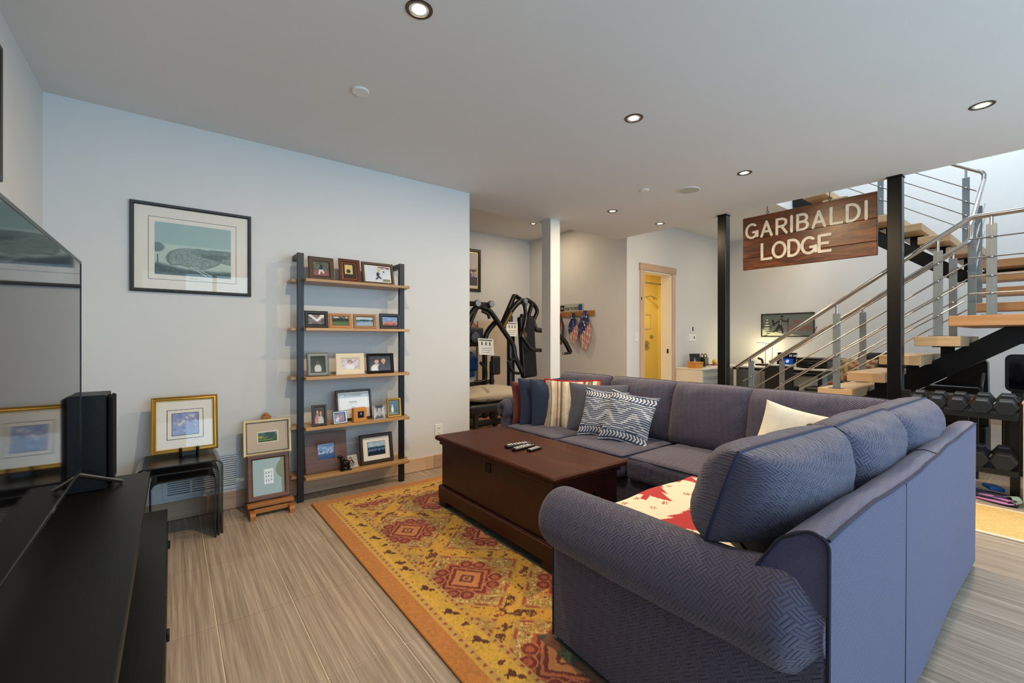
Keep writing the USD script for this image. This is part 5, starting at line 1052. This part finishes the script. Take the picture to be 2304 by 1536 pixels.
# seat back of the left station and its small pad
g.add('pad', rbox(3.655, 3.80, 5.18, 5.25, .73, 1.0, .022, 8), 'black_vinyl', smooth=50); gt('pad_post', [(3.70, 5.27, .06), (3.70, 5.27, .92)], .028)
gt('low_handle', [(3.35, 5.2, .64), (3.52, 5.15, .66), (3.52, 5.15, .82), (3.42, 5.15, .92)], .017, .06); gt('low_tube', [(3.30, 5.3, .60), (3.82, 5.4, .62)], .024)
# right station: stack frame, tall backrest, upper press arms
gt('upright', [(4.30, 5.62, .04), (4.30, 5.62, 1.62)], .04); gt('upright', [(4.42, 5.7, .04), (4.42, 5.7, 1.5)], .03)
g.add('backrest', tf(rbox(-.15, .15, -.05, .05, -.49, .49, .035, 10), roty(-.075), (4.50, 5.42, 1.12)), 'black_vinyl', smooth=50)
for dx, dy in ((0, 0), (.12, .14)):
    gt('press_arm', [(4.02+dx, 5.45+dy, 1.40), (4.14+dx, 5.43+dy, 1.66), (4.30+dx, 5.4+dy, 1.84), (4.46+dx, 5.4+dy, 1.87)], .029, .1)
    gt('frame_tube', [(4.06+dx, 5.5+dy, 1.50), (4.30+dx, 5.5+dy, 1.95), (4.44+dx, 5.5+dy, 1.88)], .026, .04)
    g.add('pivot_cap', lathe([(0, .03), (.04, .03), (.045, .02), (.045, -.03), (0, -.03)], (4.385+dx, 5.34+dy, 1.845-dx*.3), 18, 'y'), 'silver')
gt('press_arm', [(4.42, 5.4, 1.84), (4.44, 5.38, 1.6), (4.36, 5.34, 1.4), (4.28, 5.30, 1.30), (4.42, 5.22, 1.08), (4.60, 5.20, 1.07)], .024, .06)
gt('frame_tube', [(4.50, 5.44, 1.88), (4.62, 5.44, 1.84), (4.56, 5.46, 1.62), (4.44, 5.46, 1.52)], .028, .1)
gt('frame_tube', [(4.46, 5.5, 1.87), (4.66, 5.5, 1.86), (4.80, 5.5, 1.72), (4.68, 5.5, 1.52)], .028, .08)
gt('frame_tube', [(4.44, 5.5, 1.62), (4.62, 5.5, 1.60)], .03)
g.add('grip', cyl((4.54, 5.2, 1.07), (4.68, 5.19, 1.07), .022, 12), 'black_rubber')
g.add('brass_shock', tube([(4.02, 5.42, 1.42), (4.16, 5.40, 1.66)], .03, 12), 'gold_dark')
g.add('seat', rbox(4.30, 4.66, 5.05, 5.38, .52, .60, .03, 8), 'black_vinyl', smooth=50); gt('seat_post', [(4.48, 5.25, .04), (4.48, 5.25, .53)], .03)
# arm reaching right of the column
gt('butterfly_arm', [(4.75, 5.5, 1.40), (5.10, 5.42, 1.36), (5.30, 5.38, 1.22), (5.41, 5.36, 1.02)], .034, .12); gt('butterfly_arm', [(4.7, 5.55, 1.62), (4.75, 5.5, 1.40)], .03, .03)
g.add('grip', cyl((5.42, 5.36, 1.01), (5.22, 5.34, 1.0), .021, 12), 'black_rubber'); g.add('grip_cap', ball((5.22, 5.34, 1.0), .022, 1), 'silver')
def placard(lab, c, R, U, w, h):
    R, U = unit(R), unit(U); N = np.cross(R, U); t = Thing('placard', lab, 'placard', c)
    f = lambda a, b, z0, z1: hull([np.asarray(c)+R*x+U*y+N*z for x in a for y in b for z in (z0, z1)])
    t.add('sheet', f((-w/2, w/2), (-h/2, h/2), -.004, 0), 'paper'); t.add('heading', f((-w*.42, w*.42), (h*.36, h*.42), 0, .001), 'line_dark')
    for k in range(3): t.add('figure', f((-w*.30+k*w*.26, -w*.22+k*w*.26), (h*.08, h*.28), 0, .001), 'line_dark')
    for k in range(3): t.add('text_line', f((-w*.3, w*.35-.02*k), (-h*.12-k*h*.12, -h*.10-k*h*.12), 0, .001), 'line_dark')
placard('white exercise chart placard beside the gym backrest', (4.17, 5.39, 1.40), (1, 0, -.02), (0, 0, 1), .22, .22)
placard('white exercise chart placard tilted above the small gym pad at the wall edge', (3.52, 5.15, 1.14), (1, 0, -.05), (.12, .3, 1), .26, .24)
t = Thing('medal', 'medal on a dark ribbon hanging over the gym backrest', 'medal', (4.40, 5.33, 1.3)); t.add('ribbon', tube([(4.45, 5.33, 1.62), (4.44, 5.33, 1.45), (4.39, 5.33, 1.33)], .012, 6, flat=.3), 'line_dark'); t.add('disc', hull([(4.36+.055*math.cos(a), y, 1.31+.055*math.sin(a)) for a in np.linspace(0, 6.28, 9) for y in (5.322, 5.33)]), 'leather_strap')
def hang(name, lab, cat, c, w, h, m, seed, bot=.8, normal='y', paint=None, group=None):
    """hanging cloth: gathered at the top, wider below, with folds"""
    U, V = np.meshgrid(np.linspace(-1, 1, 34), np.linspace(0, 1, 40), indexing='ij'); n = meshkit.fbm(np.stack([U*2+seed, V*2, 0*U], -1), 3, seed)-.5
    ww = w/2*(.30+.7*smooth_step(0, .5, V))*(1-(1-bot)*smooth_step(.6, 1, V)); a = U*ww; b = -V*h*(1-.10*np.abs(U)*bot)-.06*U*V*h
    for_ = lambda s: (.5+.5*np.cos(U*7+seed+V*2))*.02*(1-.3*V)+.014+n*.02+s
    vs = []
    m1 = gridm(U, V, lambda u, v: (c[0]+a, c[1]-for_(0), c[2]+b) if normal == 'y' else (c[0]-for_(0), c[1]-a, c[2]+b)); m2 = gridm(U, V, lambda u, v: (c[0]+a, c[1]-for_(-.006), c[2]+b) if normal == 'y' else (c[0]-for_(-.006), c[1]-a, c[2]+b))
    mm = join(m1, (m2[0], m2[1][:, ::-1])); t = Thing(name, lab, cat, c, group)
    if paint: cc = lin(paint(U, V).reshape(-1, 3)); t.add('cloth', mm, 'cloth_print', col=np.vstack([cc, cc]), smooth=True)
    else: t.add('cloth', mm, m, smooth=True)
    return t
hang('sports_bib', 'mustard yellow race bib hanging behind the gym machine', 'race bib', (4.05, 7.19, 1.78), .26, .95, 'mustard', 3)
def pale_bib(u, v): img = rgb(u, (214, 204, 196)); img = put(img, (u > .3)*(v < .5)*1.0, (206, 130, 124)); return put(img, (nz(u, v, 9, 4) > .62)*.8, (90, 84, 84))
hang('sports_bib', 'pale printed race bib with a pink corner behind the gym machine', 'race bib', (4.42, 7.19, 1.80), .50, .80, None, 5, .95, paint=pale_bib)
hang('sports_bib', 'cobalt blue race bib hanging below the pale one behind the gym machine', 'race bib', (4.42, 7.19, 1.12), .46, .62, 'cobalt', 8, .95)
t = Thing('notice_board', 'tall plain beige board leaning on the gym back wall', 'board', (5.3, 7.14, 0)); t.add('panel', bx(4.68, 5.55, 7.12, 7.15, .002, 1.60, .004), 'beige_board')
t = Thing('gym_bag', 'small blue bag hanging low behind the gym pad', 'bag', (3.72, 5.9, .62)); t.add('body', rbox(3.60, 3.86, 5.84, 5.98, .74, .98, .05, 8), 'cobalt', smooth=60); t.add('strap', tube(arc((3.73, 5.91, .96), .08, 0, math.pi, 10, (1, 0, 0), (0, 0, 1)), .008, 6), 'black_rubber')
def poster_text(t, MP, r): t.add('lettering', text3('TS', .085, MP, r[1]-.16, r[2]+.21, r[4]+.0012, .001, True), 'white_paint')
framed('framed_poster', 'black framed colour sports poster on the gym back wall, cut off by the long wall', 'framed picture', 4.49, 7.2, 2.165, .58, .82, 0, 0, .055, .03, 'black_frame', [(.02, 'pale_gold')], art_poster, 50, 'art_print', extra=poster_text)
# padded bench with a big cushion at the gym's near edge
t = Thing('gym_stool', 'low black padded bench on dark legs at the near edge of the gym', 'bench', (3.25, 4.72, 0))
t.add('seat', rbox(2.80, 3.66, 4.45, 5.0, .335, .455, .04, 10), 'black_vinyl', smooth=50)
for x in (2.95, 3.10, 3.5): t.add('leg', join(bx(x-.025, x+.025, 4.52, 4.57, .012, .336), bx(x-.025, x+.025, 4.88, 4.93, .012, .336)), 'black_metal') if x != 3.10 else t.add('stretcher', bx(2.9, 3.55, 4.70, 4.75, .15, .2), 'black_metal')
t.add('base_bar', join(bx(2.92, 2.98, 4.4, 5.05, .0015, .03), bx(3.47, 3.53, 4.4, 5.05, .0015, .03)), 'black_metal')
c = Thing('floor_cushion', 'big tan cushion with a grey stripe lying on the black gym bench', 'cushion', (3.24, 4.72, .456))
me, uv, uu, vv, sd, ed = pillow((3.24, 4.72, .545), (1, 0, 0), (0, 1, 0), .92, .56, .20, 30, .03, 2.6, .45, 9, .006)
c.add('cover', me, 'cloth_print', col=lin(put(put(rgb(uu, (184, 172, 150)), (np.abs(uu+.42+.12*vv) < .035), (120, 116, 110)), (np.abs(vv-.7) < .05)*(uu < .3), (120, 116, 110))), smooth=True)
# peg rail, race bibs, sign
t = Thing('peg_rail', 'honey wood peg rail on the wall right of the white column', 'peg rail', (6.03, 5.75, 1.67)); t.add('board', bx(6.018, 6.04, 5.36, 6.35, 1.672, 1.768, .003), 'honey_wood')
for y in (6.2, 5.84, 5.56): t.add('peg', cyl((6.02, y, 1.73), (5.965, y, 1.745), .01, 10), 'honey_wood')
t = Thing('wall_sign', 'small grey plaque reading PEAK TO CREEK above the peg rail', 'sign', (6.03, 5.95, 1.77))
t.add('panel', bx(6.028, 6.039, 5.642, 6.30, 1.765, 1.915, .001), 'drawer_grey')
m = meshkit.text_mesh('PEAK TO CREEK', .05, .0012, True); v = np.array(m.vertices); t.add('lettering', (np.stack([6.0275-v[:, 2], 6.115-v[:, 0]*.72, 1.80+v[:, 1]], 1), np.array(m.faces)), 'dark_slot')
t.add('emblem', bx(6.0265, 6.028, 6.135, 6.24, 1.785, 1.895), 'dark_slot'); m = trimesh.creation.annulus(.018, .03, .001); v = np.array(m.vertices); t.add('emblem_ring', (np.stack([6.026-v[:, 2], 6.19+v[:, 0], 1.84+v[:, 1]*.7], 1), np.array(m.faces)), 'white_paint'); t.add('blue_patch', bx(6.0265, 6.028, 5.665, 5.76, 1.785, 1.895), 'cobalt')
def flag_paint(u, v):
    top = v+.25*u < .52; img = rgb(u, (218, 206, 196)); img = put(img, (((u*4+v*1.5) % 1) < .42), (178, 44, 34)); img = put(img, smooth_step(.56, .46, v+.25*u), (30, 36, 96)); return put(img, top*(meshkit.noise(np.stack([u*9, v*26, 0*u], -1), 4) > .80), (226, 226, 230))
hang('race_bib', 'starred blue and red-striped race bib, left of two on the peg rail', 'race bib', (6.0, 5.84, 1.74), .25, .60, None, 11, .55, 'x', flag_paint, 'race bibs on the peg rail')
hang('race_bib', 'starred and red-striped race bib with white strap, right of two on the peg rail', 'race bib', (6.0, 5.56, 1.77), .34, .72, None, 15, .45, 'x', flag_paint, 'race bibs on the peg rail')
t = Thing('lanyard', 'red ribbon hanging from the peg rail next to the white column', 'lanyard', (5.98, 6.2, 1.2)); t.add('ribbon', tube([(5.97, 6.20, 1.74), (5.985, 6.22, 1.5), (5.99, 6.25, 1.34)], .035, 6, flat=.15), 'red_trim'); t.add('ribbon', tube([(5.96, 6.17, 1.70), (5.985, 6.12, 1.5), (5.99, 6.14, 1.25)], .03, 6, flat=.15), 'line_dark'); t.add('clip', ball((5.99, 6.2, 1.17), .04, 1, (.5, 1.2, 1)), 'leather_strap')

# ================================================================ HALL: cabinet, desk and what is on them
t = Thing('low_cabinet', 'cream low cabinet with grey ribbed drawer fronts beside the doorway', 'cabinet', (8.0, 4.38, 0))
t.add('body', bx(7.46, 8.95, 4.125, 4.64, .0015, .692, .003), 'laminate_white'); t.add('top', bx(7.45, 8.97, 4.105, 4.645, .692, .715, .003), 'laminate_white')
for k in range(5):
    z = .04+k*.13; d = t.add('drawer', bx(7.50, 8.92, 4.108, 4.124, z, z+.118, .003), 'drawer_grey'); t.add('lip', bx(7.50, 8.92, 4.098, 4.108, z+.108, z+.118, .001), 'drawer_grey', parent=d)
t = Thing('wooden_box', 'orange wooden box on the left end of the cream cabinet', 'box', (7.58, 4.32, .715)); t.add('body', bx(7.47, 7.72, 4.24, 4.40, .715, .80, .004), 'orange_box'); t.add('lid', bx(7.465, 7.725, 4.235, 4.405, .801, .828, .004), 'orange_box')
framed('framed_photo', 'black framed photo standing behind the orange box on the cream cabinet', 'photo frame', 7.83, 4.46, .715, .24, .255, .12, -.25, .06, .03, 'black_frame', None, people((60, 64, 70), [(200, 204, 206)], 33, 1), 24, 'photo_print')
t = Thing('alarm_clock', 'dark clock with two curled handles right of the black photo on the cabinet', 'clock', (8.12, 4.45, .715)); t.add('body', rbox(8.02, 8.22, 4.40, 4.50, .72, .90, .03, 6), 'bronze_dark', smooth=50); t.add('dial', lathe([(0, .004), (.055, .004), (.06, 0)], (8.12, 4.397, .81), 24, 'y'), 'pewter')
for x in (8.06, 8.18): t.add('handle', tube(arc((x, 4.45, .91), .05, -.3, math.pi+.3, 12, (1, 0, 0), (0, 0, 1)), .009, 6), 'leather_strap')
t = Thing('toy_figure', 'small yellow plastic ball-shaped toy on the red papers on the cabinet', 'toy', (8.46, 4.42, .748)); t.add('body', ball((8.46, 4.42, .80), .05, 2, (1.1, .8, 1)), 'yellow_plastic'); t.add('base', lathe([(0, 0), (.03, 0), (.03, .01), (0, .01)], (8.46, 4.42, .748), 16), 'band_green')
t = Thing('paper_stack', 'flat stack of white and red papers on the cream cabinet', 'papers', (8.45, 4.35, .715)); t.add('white_papers', bx(8.12, 8.9, 4.2, 4.52, .716, .735, .002), 'paper'); t.add('red_papers', bx(8.25, 8.62, 4.3, 4.5, .7355, .748, .002), 'red_paper')
t = Thing('desk', 'white desk on dark legs along the far wall under the ski picture', 'desk', (8.85, 3.2, 0)); t.add('desktop', bx(8.30, 9.45, 2.50, 4.05, .725, .755, .004), 'white_paint'); t.add('apron', bx(8.34, 9.4, 2.56, 4.0, .68, .725), 'chair_black')
for x, y in ((8.36, 2.60), (8.36, 3.96), (9.38, 2.60), (9.38, 3.96)): t.add('leg', bx(x-.025, x+.025, y-.025, y+.025, .0015, .68), 'chair_black' if y < 3 else 'white_paint')
t = Thing('filing_cabinet', 'pale grey filing cabinet under the right half of the desk', 'cabinet', (8.75, 2.95, 0)); t.add('body', bx(8.5, 9.1, 2.72, 3.12, .0015, .62, .004), 'drawer_grey')
for z in (.04, .34): t.add('drawer', bx(8.488, 8.5, 2.735, 3.105, z, z+.26, .002), 'drawer_grey')
t = Thing('metal_bin', 'tall round brushed grey metal bin in front of the desk, beside the left black post', 'bin', (8.05, 3.66, 0)); t.add('body', lathe([(0, .0015), (.118, .0015), (.122, .02), (.122, .70), (.116, .712), (.108, .712), (.108, .05), (0, .05)], (8.05, 3.66, 0), 36), 'grey_metal'); t.add('rim', lathe([(.118, .708), (.124, .712), (.122, .72), (.106, .72), (.106, .712)], (8.05, 3.66, 0), 36), 'black_plastic')
t = Thing('desk_chair', 'dark high-backed chair with its back to the room, in front of the desk', 'chair', (8.0, 3.07, 0)); t.add('backrest', rbox(7.97, 8.03, 2.86, 3.29, .36, .80, .02, 8), 'chair_black', smooth=50); t.add('seat', rbox(8.035, 8.28, 2.87, 3.28, .40, .46, .02, 8), 'chair_black', smooth=50)
for x, y in ((8.0, 2.89), (8.0, 3.26), (8.25, 2.89), (8.25, 3.26)): t.add('leg', bx(x-.018, x+.018, y-.018, y+.018, .0015, .40), 'chair_black')
t = Thing('laptop', 'open white-edged laptop with a lit screen on the desk', 'laptop', (8.85, 3.28, .755)); t.add('base', bx(8.62, 8.86, 3.12, 3.46, .756, .772, .004), 'silver'); t.add('keyboard', bx(8.65, 8.80, 3.14, 3.44, .772, .774), 'white_paint')
t.add('lid', hull([(x+dx, y, z) for y in (3.12, 3.46) for x, z in ((8.865, .775), (8.93, 1.005)) for dx in (0, .008)]), 'white_plastic')
U, V = np.meshgrid(np.linspace(0, 1, 24), np.linspace(0, 1, 18), indexing='ij'); im = rgb(U, (24, 24, 30)); im = put(im, (V < .5)*(np.abs(U-.55) < .3), (30, 80, 170)); im = put(im, ell(U, V, .55, .28, .08, .14), (235, 240, 245)); im = put(im, (V > .68)*(V < .86)*((U*9 % 1) > .5)*(U > .6), (220, 220, 220))
t.add('screen', gridm(U, V, lambda u, v: (8.867+.060*v-.003, 3.445-.31*u, .785+.21*v)), 'screen_glow', col=lin(im.reshape(-1, 3)), smooth=True)
t = Thing('printer', 'black desktop printer on the right end of the desk', 'printer', (8.85, 2.78, .755)); t.add('body', rbox(8.55, 9.0, 2.56, 3.02, .757, .885, .02, 8), 'black_plastic', smooth=50); t.add('scanner_lid', rbox(8.56, 9.0, 2.56, 3.02, .887, .925, .012, 6), 'black_vinyl', smooth=50); t.add('paper_tray', bx(8.45, 8.552, 2.64, 2.94, .775, .785, .002), 'black_plastic'); t.add('label', bx(8.547, 8.549, 2.76, 2.84, .83, .84), 'silver')
t = Thing('desk_lamp', 'thin desk lamp with a bright head on the left part of the desk', 'lamp', (9.2, 3.72, .755)); t.add('base', lathe([(0, 0), (.07, 0), (.07, .012), (0, .014)], (9.2, 3.66, .756), 24), 'silver'); t.add('pole', tube([(9.2, 3.66, .765), (9.2, 3.66, 1.15)], .006, 8), 'silver'); t.add('pole', tube([(9.2, 3.78, .756), (9.2, 3.78, 1.165)], .006, 8), 'silver'); t.add('arm', tube([(9.2, 3.64, 1.155), (9.15, 3.86, 1.165)], .006, 8), 'silver')
t.add('head', bx(9.10, 9.20, 3.80, 3.90, 1.165, 1.18, .003), 'silver'); t.add('diffuser', bx(9.105, 9.195, 3.805, 3.895, 1.15, 1.164, .002), 'desk_lamp_glow')
l = UsdLux.SphereLight.Define(stage, t.path+'/bulb'); l.CreateRadiusAttr(.03); l.CreateColorAttr(Gf.Vec3f(1, .8, .42)); l.CreateIntensityAttr(260.0); UsdGeom.Xformable(l).AddTranslateOp().Set(Gf.Vec3d(-.05, .13, .36))
t = Thing('telephone', 'dark curved phone handset on the left end of the desk', 'telephone', (8.7, 3.9, .755)); t.add('base', rbox(8.6, 8.78, 3.55, 3.72, .757, .79, .012, 6), 'chair_black', smooth=50); t.add('handset', tube(bend([(8.6, 3.58, .80), (8.62, 3.60, .87), (8.65, 3.68, .89)], .04), .02, 8), 'chair_black')
t = Thing('office_chair', 'black office chair base and arm under the right end of the desk', 'chair', (8.0, 2.45, 0)); t.add('seat', rbox(7.8, 8.2, 2.25, 2.65, .44, .50, .025, 8), 'black_vinyl', smooth=50); t.add('column', cyl((8, 2.45, .1), (8, 2.45, .44), .025, 12), 'black_plastic'); t.add('arm', tube(bend([(7.85, 2.26, .47), (7.82, 2.2, .6), (7.85, 2.22, .66), (8.1, 2.22, .66)], .05), .02, 8), 'black_plastic')
for k in range(5): a = k*1.2566; t.add('spoke', tube([(8, 2.45, .09), (8+.28*math.cos(a), 2.45+.28*math.sin(a), .055)], .018, 8), 'black_plastic'); t.add('castor', ball((8+.28*math.cos(a), 2.45+.28*math.sin(a), .028), .026, 1), 'black_rubber')
def ski_text(t, MP, r):
    for w, x, y, s in (('Ski', .10, .245, .085), ('Country', .0, .12, .10)): m = text3(w, s, MP, x, y, r[4]+.0012, .001); t.add('lettering', m, 'red_paper')
framed('framed_sign', 'black framed grey-green picture lettered Ski Country with a skier, on the far wall', 'framed picture', 9.5, 3.51, 1.289, .94, .463, 0, -math.pi/2, .02, .022, 'black_frame', None, art_ski_country, 150, 'art_print', extra=ski_text)
t = Thing('armchair', 'dark armchair with a rounded back beyond the stairs', 'armchair', (7.9, 1.75, 0)); t.add('back', rbox(7.95, 8.12, 1.45, 2.02, .40, 1.05, .08, 10), 'chair_black', smooth=60); t.add('seat', rbox(7.55, 8.0, 1.47, 2.0, .20, .46, .05, 8), 'chair_black', smooth=60)
for y0, y1 in ((1.38, 1.47), (2.0, 2.09)): t.add('arm', rbox(7.52, 8.08, y0, y1, .12, .62, .035, 8), 'chair_black', smooth=60)
for x in (7.58, 8.02):
    for y in (1.42, 2.05): t.add('foot', bx(x-.02, x+.02, y-.02, y+.02, .0015, .125), 'dark_wood')
me, uv, uu, vv, sd, ed = pillow((7.66, 1.92, .80), (0, -1, 0), (.18, 0, 1), .44, .34, .14, 22, .08, seed=3)
t = Thing('throw_pillow', 'floral patterned tan pillow on the dark armchair beyond the stairs', 'pillow', (7.66, 1.92, .62)); 
fl_ = rgb(uu, (170, 148, 106)); fl_ = put(fl_, (meshkit.fbm(np.stack([uu*5, vv*5, sd*2.], -1), 3, 5) > .56), (96, 84, 50)); fl_ = put(fl_, (meshkit.fbm(np.stack([uu*6, vv*6, sd*2.], -1), 3, 15) > .62), (150, 50, 40)); t.add('cover', me, 'cloth_print', col=lin(fl_), smooth=True); t.add('trim', tube(ed, .006, 6, close=True), 'leather_strap')
t = Thing('cola_bottle', 'small dark cola bottle with a red label standing on a lower stair tread', 'bottle', (6.15, 1.80, .546)); t.add('glass', lathe([(0, 0), (.028, 0), (.03, .01), (.03, .09), (.026, .12), (.012, .155), (.012, .185), (0, .186)], (6.15, 1.80, .546), 20), 'cola_glass'); t.add('label', lathe([(.0305, .04), (.0308, .042), (.0308, .085), (.0305, .087)], (6.15, 1.80, .546), 20), 'cola_label'); t.add('cap', lathe([(.0135, .178), (.0135, .192), (0, .193)], (6.15, 1.80, .546), 14), 'cola_label')
# ================================================================ UNDER AND BESIDE THE STAIRS
t = Thing('dumbbell_rack', 'black two-tier steel dumbbell rack in front of the stairs', 'rack', (5.1, .62, 0))
RX0, RX1, RY0, RY1 = 4.99, 5.175, .285, .97
for y in (RY0+.025, RY1-.025):
    t.add('upright', bx(5.12, 5.175, y-.025, y+.025, .03, .80), 'black_powder'); t.add('foot', bx(4.93, 5.19, y-.025, y+.025, .0015, .03), 'black_powder')
t.add('upright', bx(5.13, 5.175, .56, .62, .03, .80), 'black_powder')
def tier(z, x0, lab=None):
    p = t.add('tier', hull([(x, y, zz) for y in (RY0, RY1) for x, zz in ((x0, z), (x0, z-.012), (5.17, z+.05), (5.17, z+.038))]), 'black_powder', smooth=False)
    t.add('lip', bx(x0-.006, x0, RY0, RY1, z-.03, z+.012), 'black_powder', parent=p)
    for k in range(34): y = RY0+.012+k*.0198; t.add('rib', hull([(x, yy, zz) for yy in (y, y+.006) for x, zz in ((x0+.005, z), (x0+.005, z+.005), (5.165, z+.05), (5.165, z+.055))]), 'black_rubber', parent=p, smooth=False)
tier(.665, 4.985); tier(.245, 4.985)
def hexhead(x0, x1, y, z, r): 
    v, f = extrude([(r*math.cos(a), r*math.sin(a)*.9) for a in np.radians([0, 60, 120, 180, 240, 300])], x1-x0, lambda a, b, c: (x0+c, y+a, z+b)); q = hull(v); 
    return hull([(x, y+k*(a), z+k*b*.9) for x, k in ((x0, .9), (x0+.012, 1), (x1-.012, 1), (x1, .9)) for a, b in [(r*math.cos(t_), r*math.sin(t_)) for t_ in np.radians([0, 60, 120, 180, 240, 300])]])
def dumbbell(y, z, r, lab, sx=0.0):
    zc = z+r*.78+.006; t = Thing('dumbbell', lab, 'dumbbell', (5.08, y, z), 'hex dumbbells on the rack')
    sl = .27; tlt = lambda m: (np.stack([m[0][:, 0], m[0][:, 1], m[0][:, 2]+(m[0][:, 0]-4.985)*sl], 1), m[1])
    a = t.add('head', tlt(hexhead(4.97, 5.04, y, zc, r)), 'hex_rubber', smooth=False); b = t.add('head', tlt(hexhead(5.10, 5.165, y, zc, r)), 'hex_rubber', smooth=False)
    t.add('handle', tlt(cyl((5.03, y, zc), (5.11, y, zc), .016, 12)), 'chrome')
for y, r, lab in ((.85, .056, 'smallest black hex dumbbell, farthest on the top tier behind the sofa back'), (.728, .058, 'second black hex dumbbell from the left on the top tier'), (.606, .06, 'third black hex dumbbell from the left on the top tier'), (.472, .064, 'fourth black hex dumbbell from the left on the top tier'), (.347, .066, 'rightmost black hex dumbbell on the top tier')): dumbbell(y, .672, r, lab)
for y, r, lab in ((.50, .070, 'black hex dumbbell just right of the sofa on the lower tier'), (.360, .074, 'largest black hex dumbbell, right end of the lower tier')): dumbbell(y, .252, r, lab)
t = Thing('weight_bench', 'dark olive padded bench top behind the dumbbells', 'bench', (5.72, .75, 0)); t.add('pad', rbox(5.56, 5.86, .50, .96, .67, .74, .025, 8), 'dark_wood', smooth=50); t.add('frame', join(bx(5.68, 5.74, .56, .6, .0015, .67), bx(5.68, 5.74, .86, .9, .0015, .67), bx(5.6, 5.82, .56, .9, .64, .67)), 'black_powder')
t = Thing('equipment_cover', 'large black rounded exercise equipment panel standing under the stairs', 'exercise equipment', (7.0, .82, 0))
pl = Polygon([(1.18, .30), (1.18, .64), (.94, .80), (.72, 1.05), (.655, 1.055), (.615, .99), (.605, .30)]).buffer(-.02).buffer(.02)
t.add('panel', extrude(pl, .16, lambda a, b, c: (6.95+c, a, b)), 'black_plastic', smooth=35); t.add('ledge', bx(6.82, 6.95, .66, 1.12, .70, .73, .006), 'black_vinyl'); t.add('base', bx(6.85, 7.3, .62, 1.16, .0015, .30, .01), 'chair_black'); t.add('arm', tube(bend([(6.93, .66, .62), (6.86, .65, .75), (6.93, .64, .88)], .05), .014, 8), 'grey_metal')
t = Thing('exercise_bike', 'black rounded exercise bike screen on a pole at the right edge', 'exercise equipment', (6.25, .33, 0))
pl = Polygon([(.437, .758), (.437, 1.105), (.02, 1.11), (.02, .755)]).buffer(-.05).buffer(.05)
t.add('screen', extrude(pl, .035, lambda a, b, c: (6.2+c, a, b)), 'black_plastic', smooth=35); t.add('glass', extrude(pl.buffer(-.025), .003, lambda a, b, c: (6.198+c, a, b)), 'tv_glass'); t.add('mast', bx(6.24, 6.30, .32, .40, .10, .80, .006), 'black_powder'); t.add('foot', bx(6.1, 6.5, .1, .62, .0015, .06, .01), 'black_powder'); t.add('body', rbox(6.3, 6.9, .25, .47, .10, .55, .08, 8), 'black_plastic', smooth=60)
t = Thing('side_cabinet', 'pale grey-white low cabinet at the right edge beside the dumbbell rack', 'cabinet', (5.15, .02, 0)); t.add('body', bx(4.99, 5.36, -.38, .262, .03, .765, .003), 'white_paint'); t.add('top', bx(4.98, 5.37, -.39, .268, .765, .782, .002), 'pale_oak'); t.add('plinth', bx(5.01, 5.36, -.37, .25, .0015, .03), 'drawer_grey')
d = t.add('door', bx(4.978, 4.99, -.37, .255, .04, .755, .002), 'white_paint'); t.add('handle', bx(4.966, 4.978, .20, .215, .30, .42, .003), 'silver', parent=d)
# jute rug: woven body between pale tape borders
t = Thing('jute_rug', 'straw coloured woven jute runner with pale tape edges on the tiles behind the sofa', 'rug', (4.5, .1, 0))
t.add('weave', bx(4.155, 4.79, -1.2, .80, .0008, .009), 'jute'); t.add('border', bx(4.12, 4.158, -1.2, .80, .0008, .0105, .002), 'jute_border'); t.add('border', bx(4.787, 4.825, -1.2, .80, .0008, .0105, .002), 'jute_border')
def strap(lab, pts, w, m, cat='exercise band'):
    t = Thing('exercise_band', lab, cat, tuple(pts[0][:2])+(0,)); P = bend(pts, .04, 5); n = len(P); T = np.gradient(P, axis=0); S = np.stack([-T[:, 1], T[:, 0], 0*T[:, 0]], 1); S = S/np.maximum(np.linalg.norm(S, axis=1, keepdims=True), 1e-6)*w/2
    vs = np.vstack([P+S, P-S, P+S+[0, 0, .006], P-S+[0, 0, .006]]); i = np.arange(n-1); q = []
    for a, b in ((0, 1), (3, 2), (2, 0), (1, 3)): q.append(np.stack([a*n+i, a*n+i+1, b*n+i+1, b*n+i], 1))
    q = np.vstack(q+[np.array([[0, n, 3*n, 2*n], [n-1, 3*n-1, 4*n-1, 2*n-1]])]); t.add('strap', arr((vs, q)), m)
strap('purple exercise band loop lying on the floor by the jute runner', [(5.35, .66, .003), (5.22, .50, .012), (5.14, .36, .03), (5.02, .32, .05), (5.0, .42, .03), (5.1, .55, .012)], .045, 'band_purple')
strap('pink exercise band folded on the floor nearest the jute runner', [(5.03, .50, .002), (4.97, .42, .012), (4.94, .33, .016), (4.97, .30, .03), (5.0, .38, .034), (5.06, .48, .026)], .06, 'band_pink')
strap('pale green exercise band crumpled at the foot of the side cabinet', [(5.02, .34, .05), (4.98, .30, .07), (4.955, .285, .04), (4.95, .30, .022)], .05, 'band_green')
t = Thing('yoga_block', 'small bright blue foam pad lying on the exercise bands', 'foam pad', (5.16, .42, .04)); t.add('pad', tf(rbox(-.06, .06, -.045, .045, 0, .03, .008, 5), rotz(.5)@rotx(.12), (5.2, .43, .048)), 'band_blue', smooth=50)
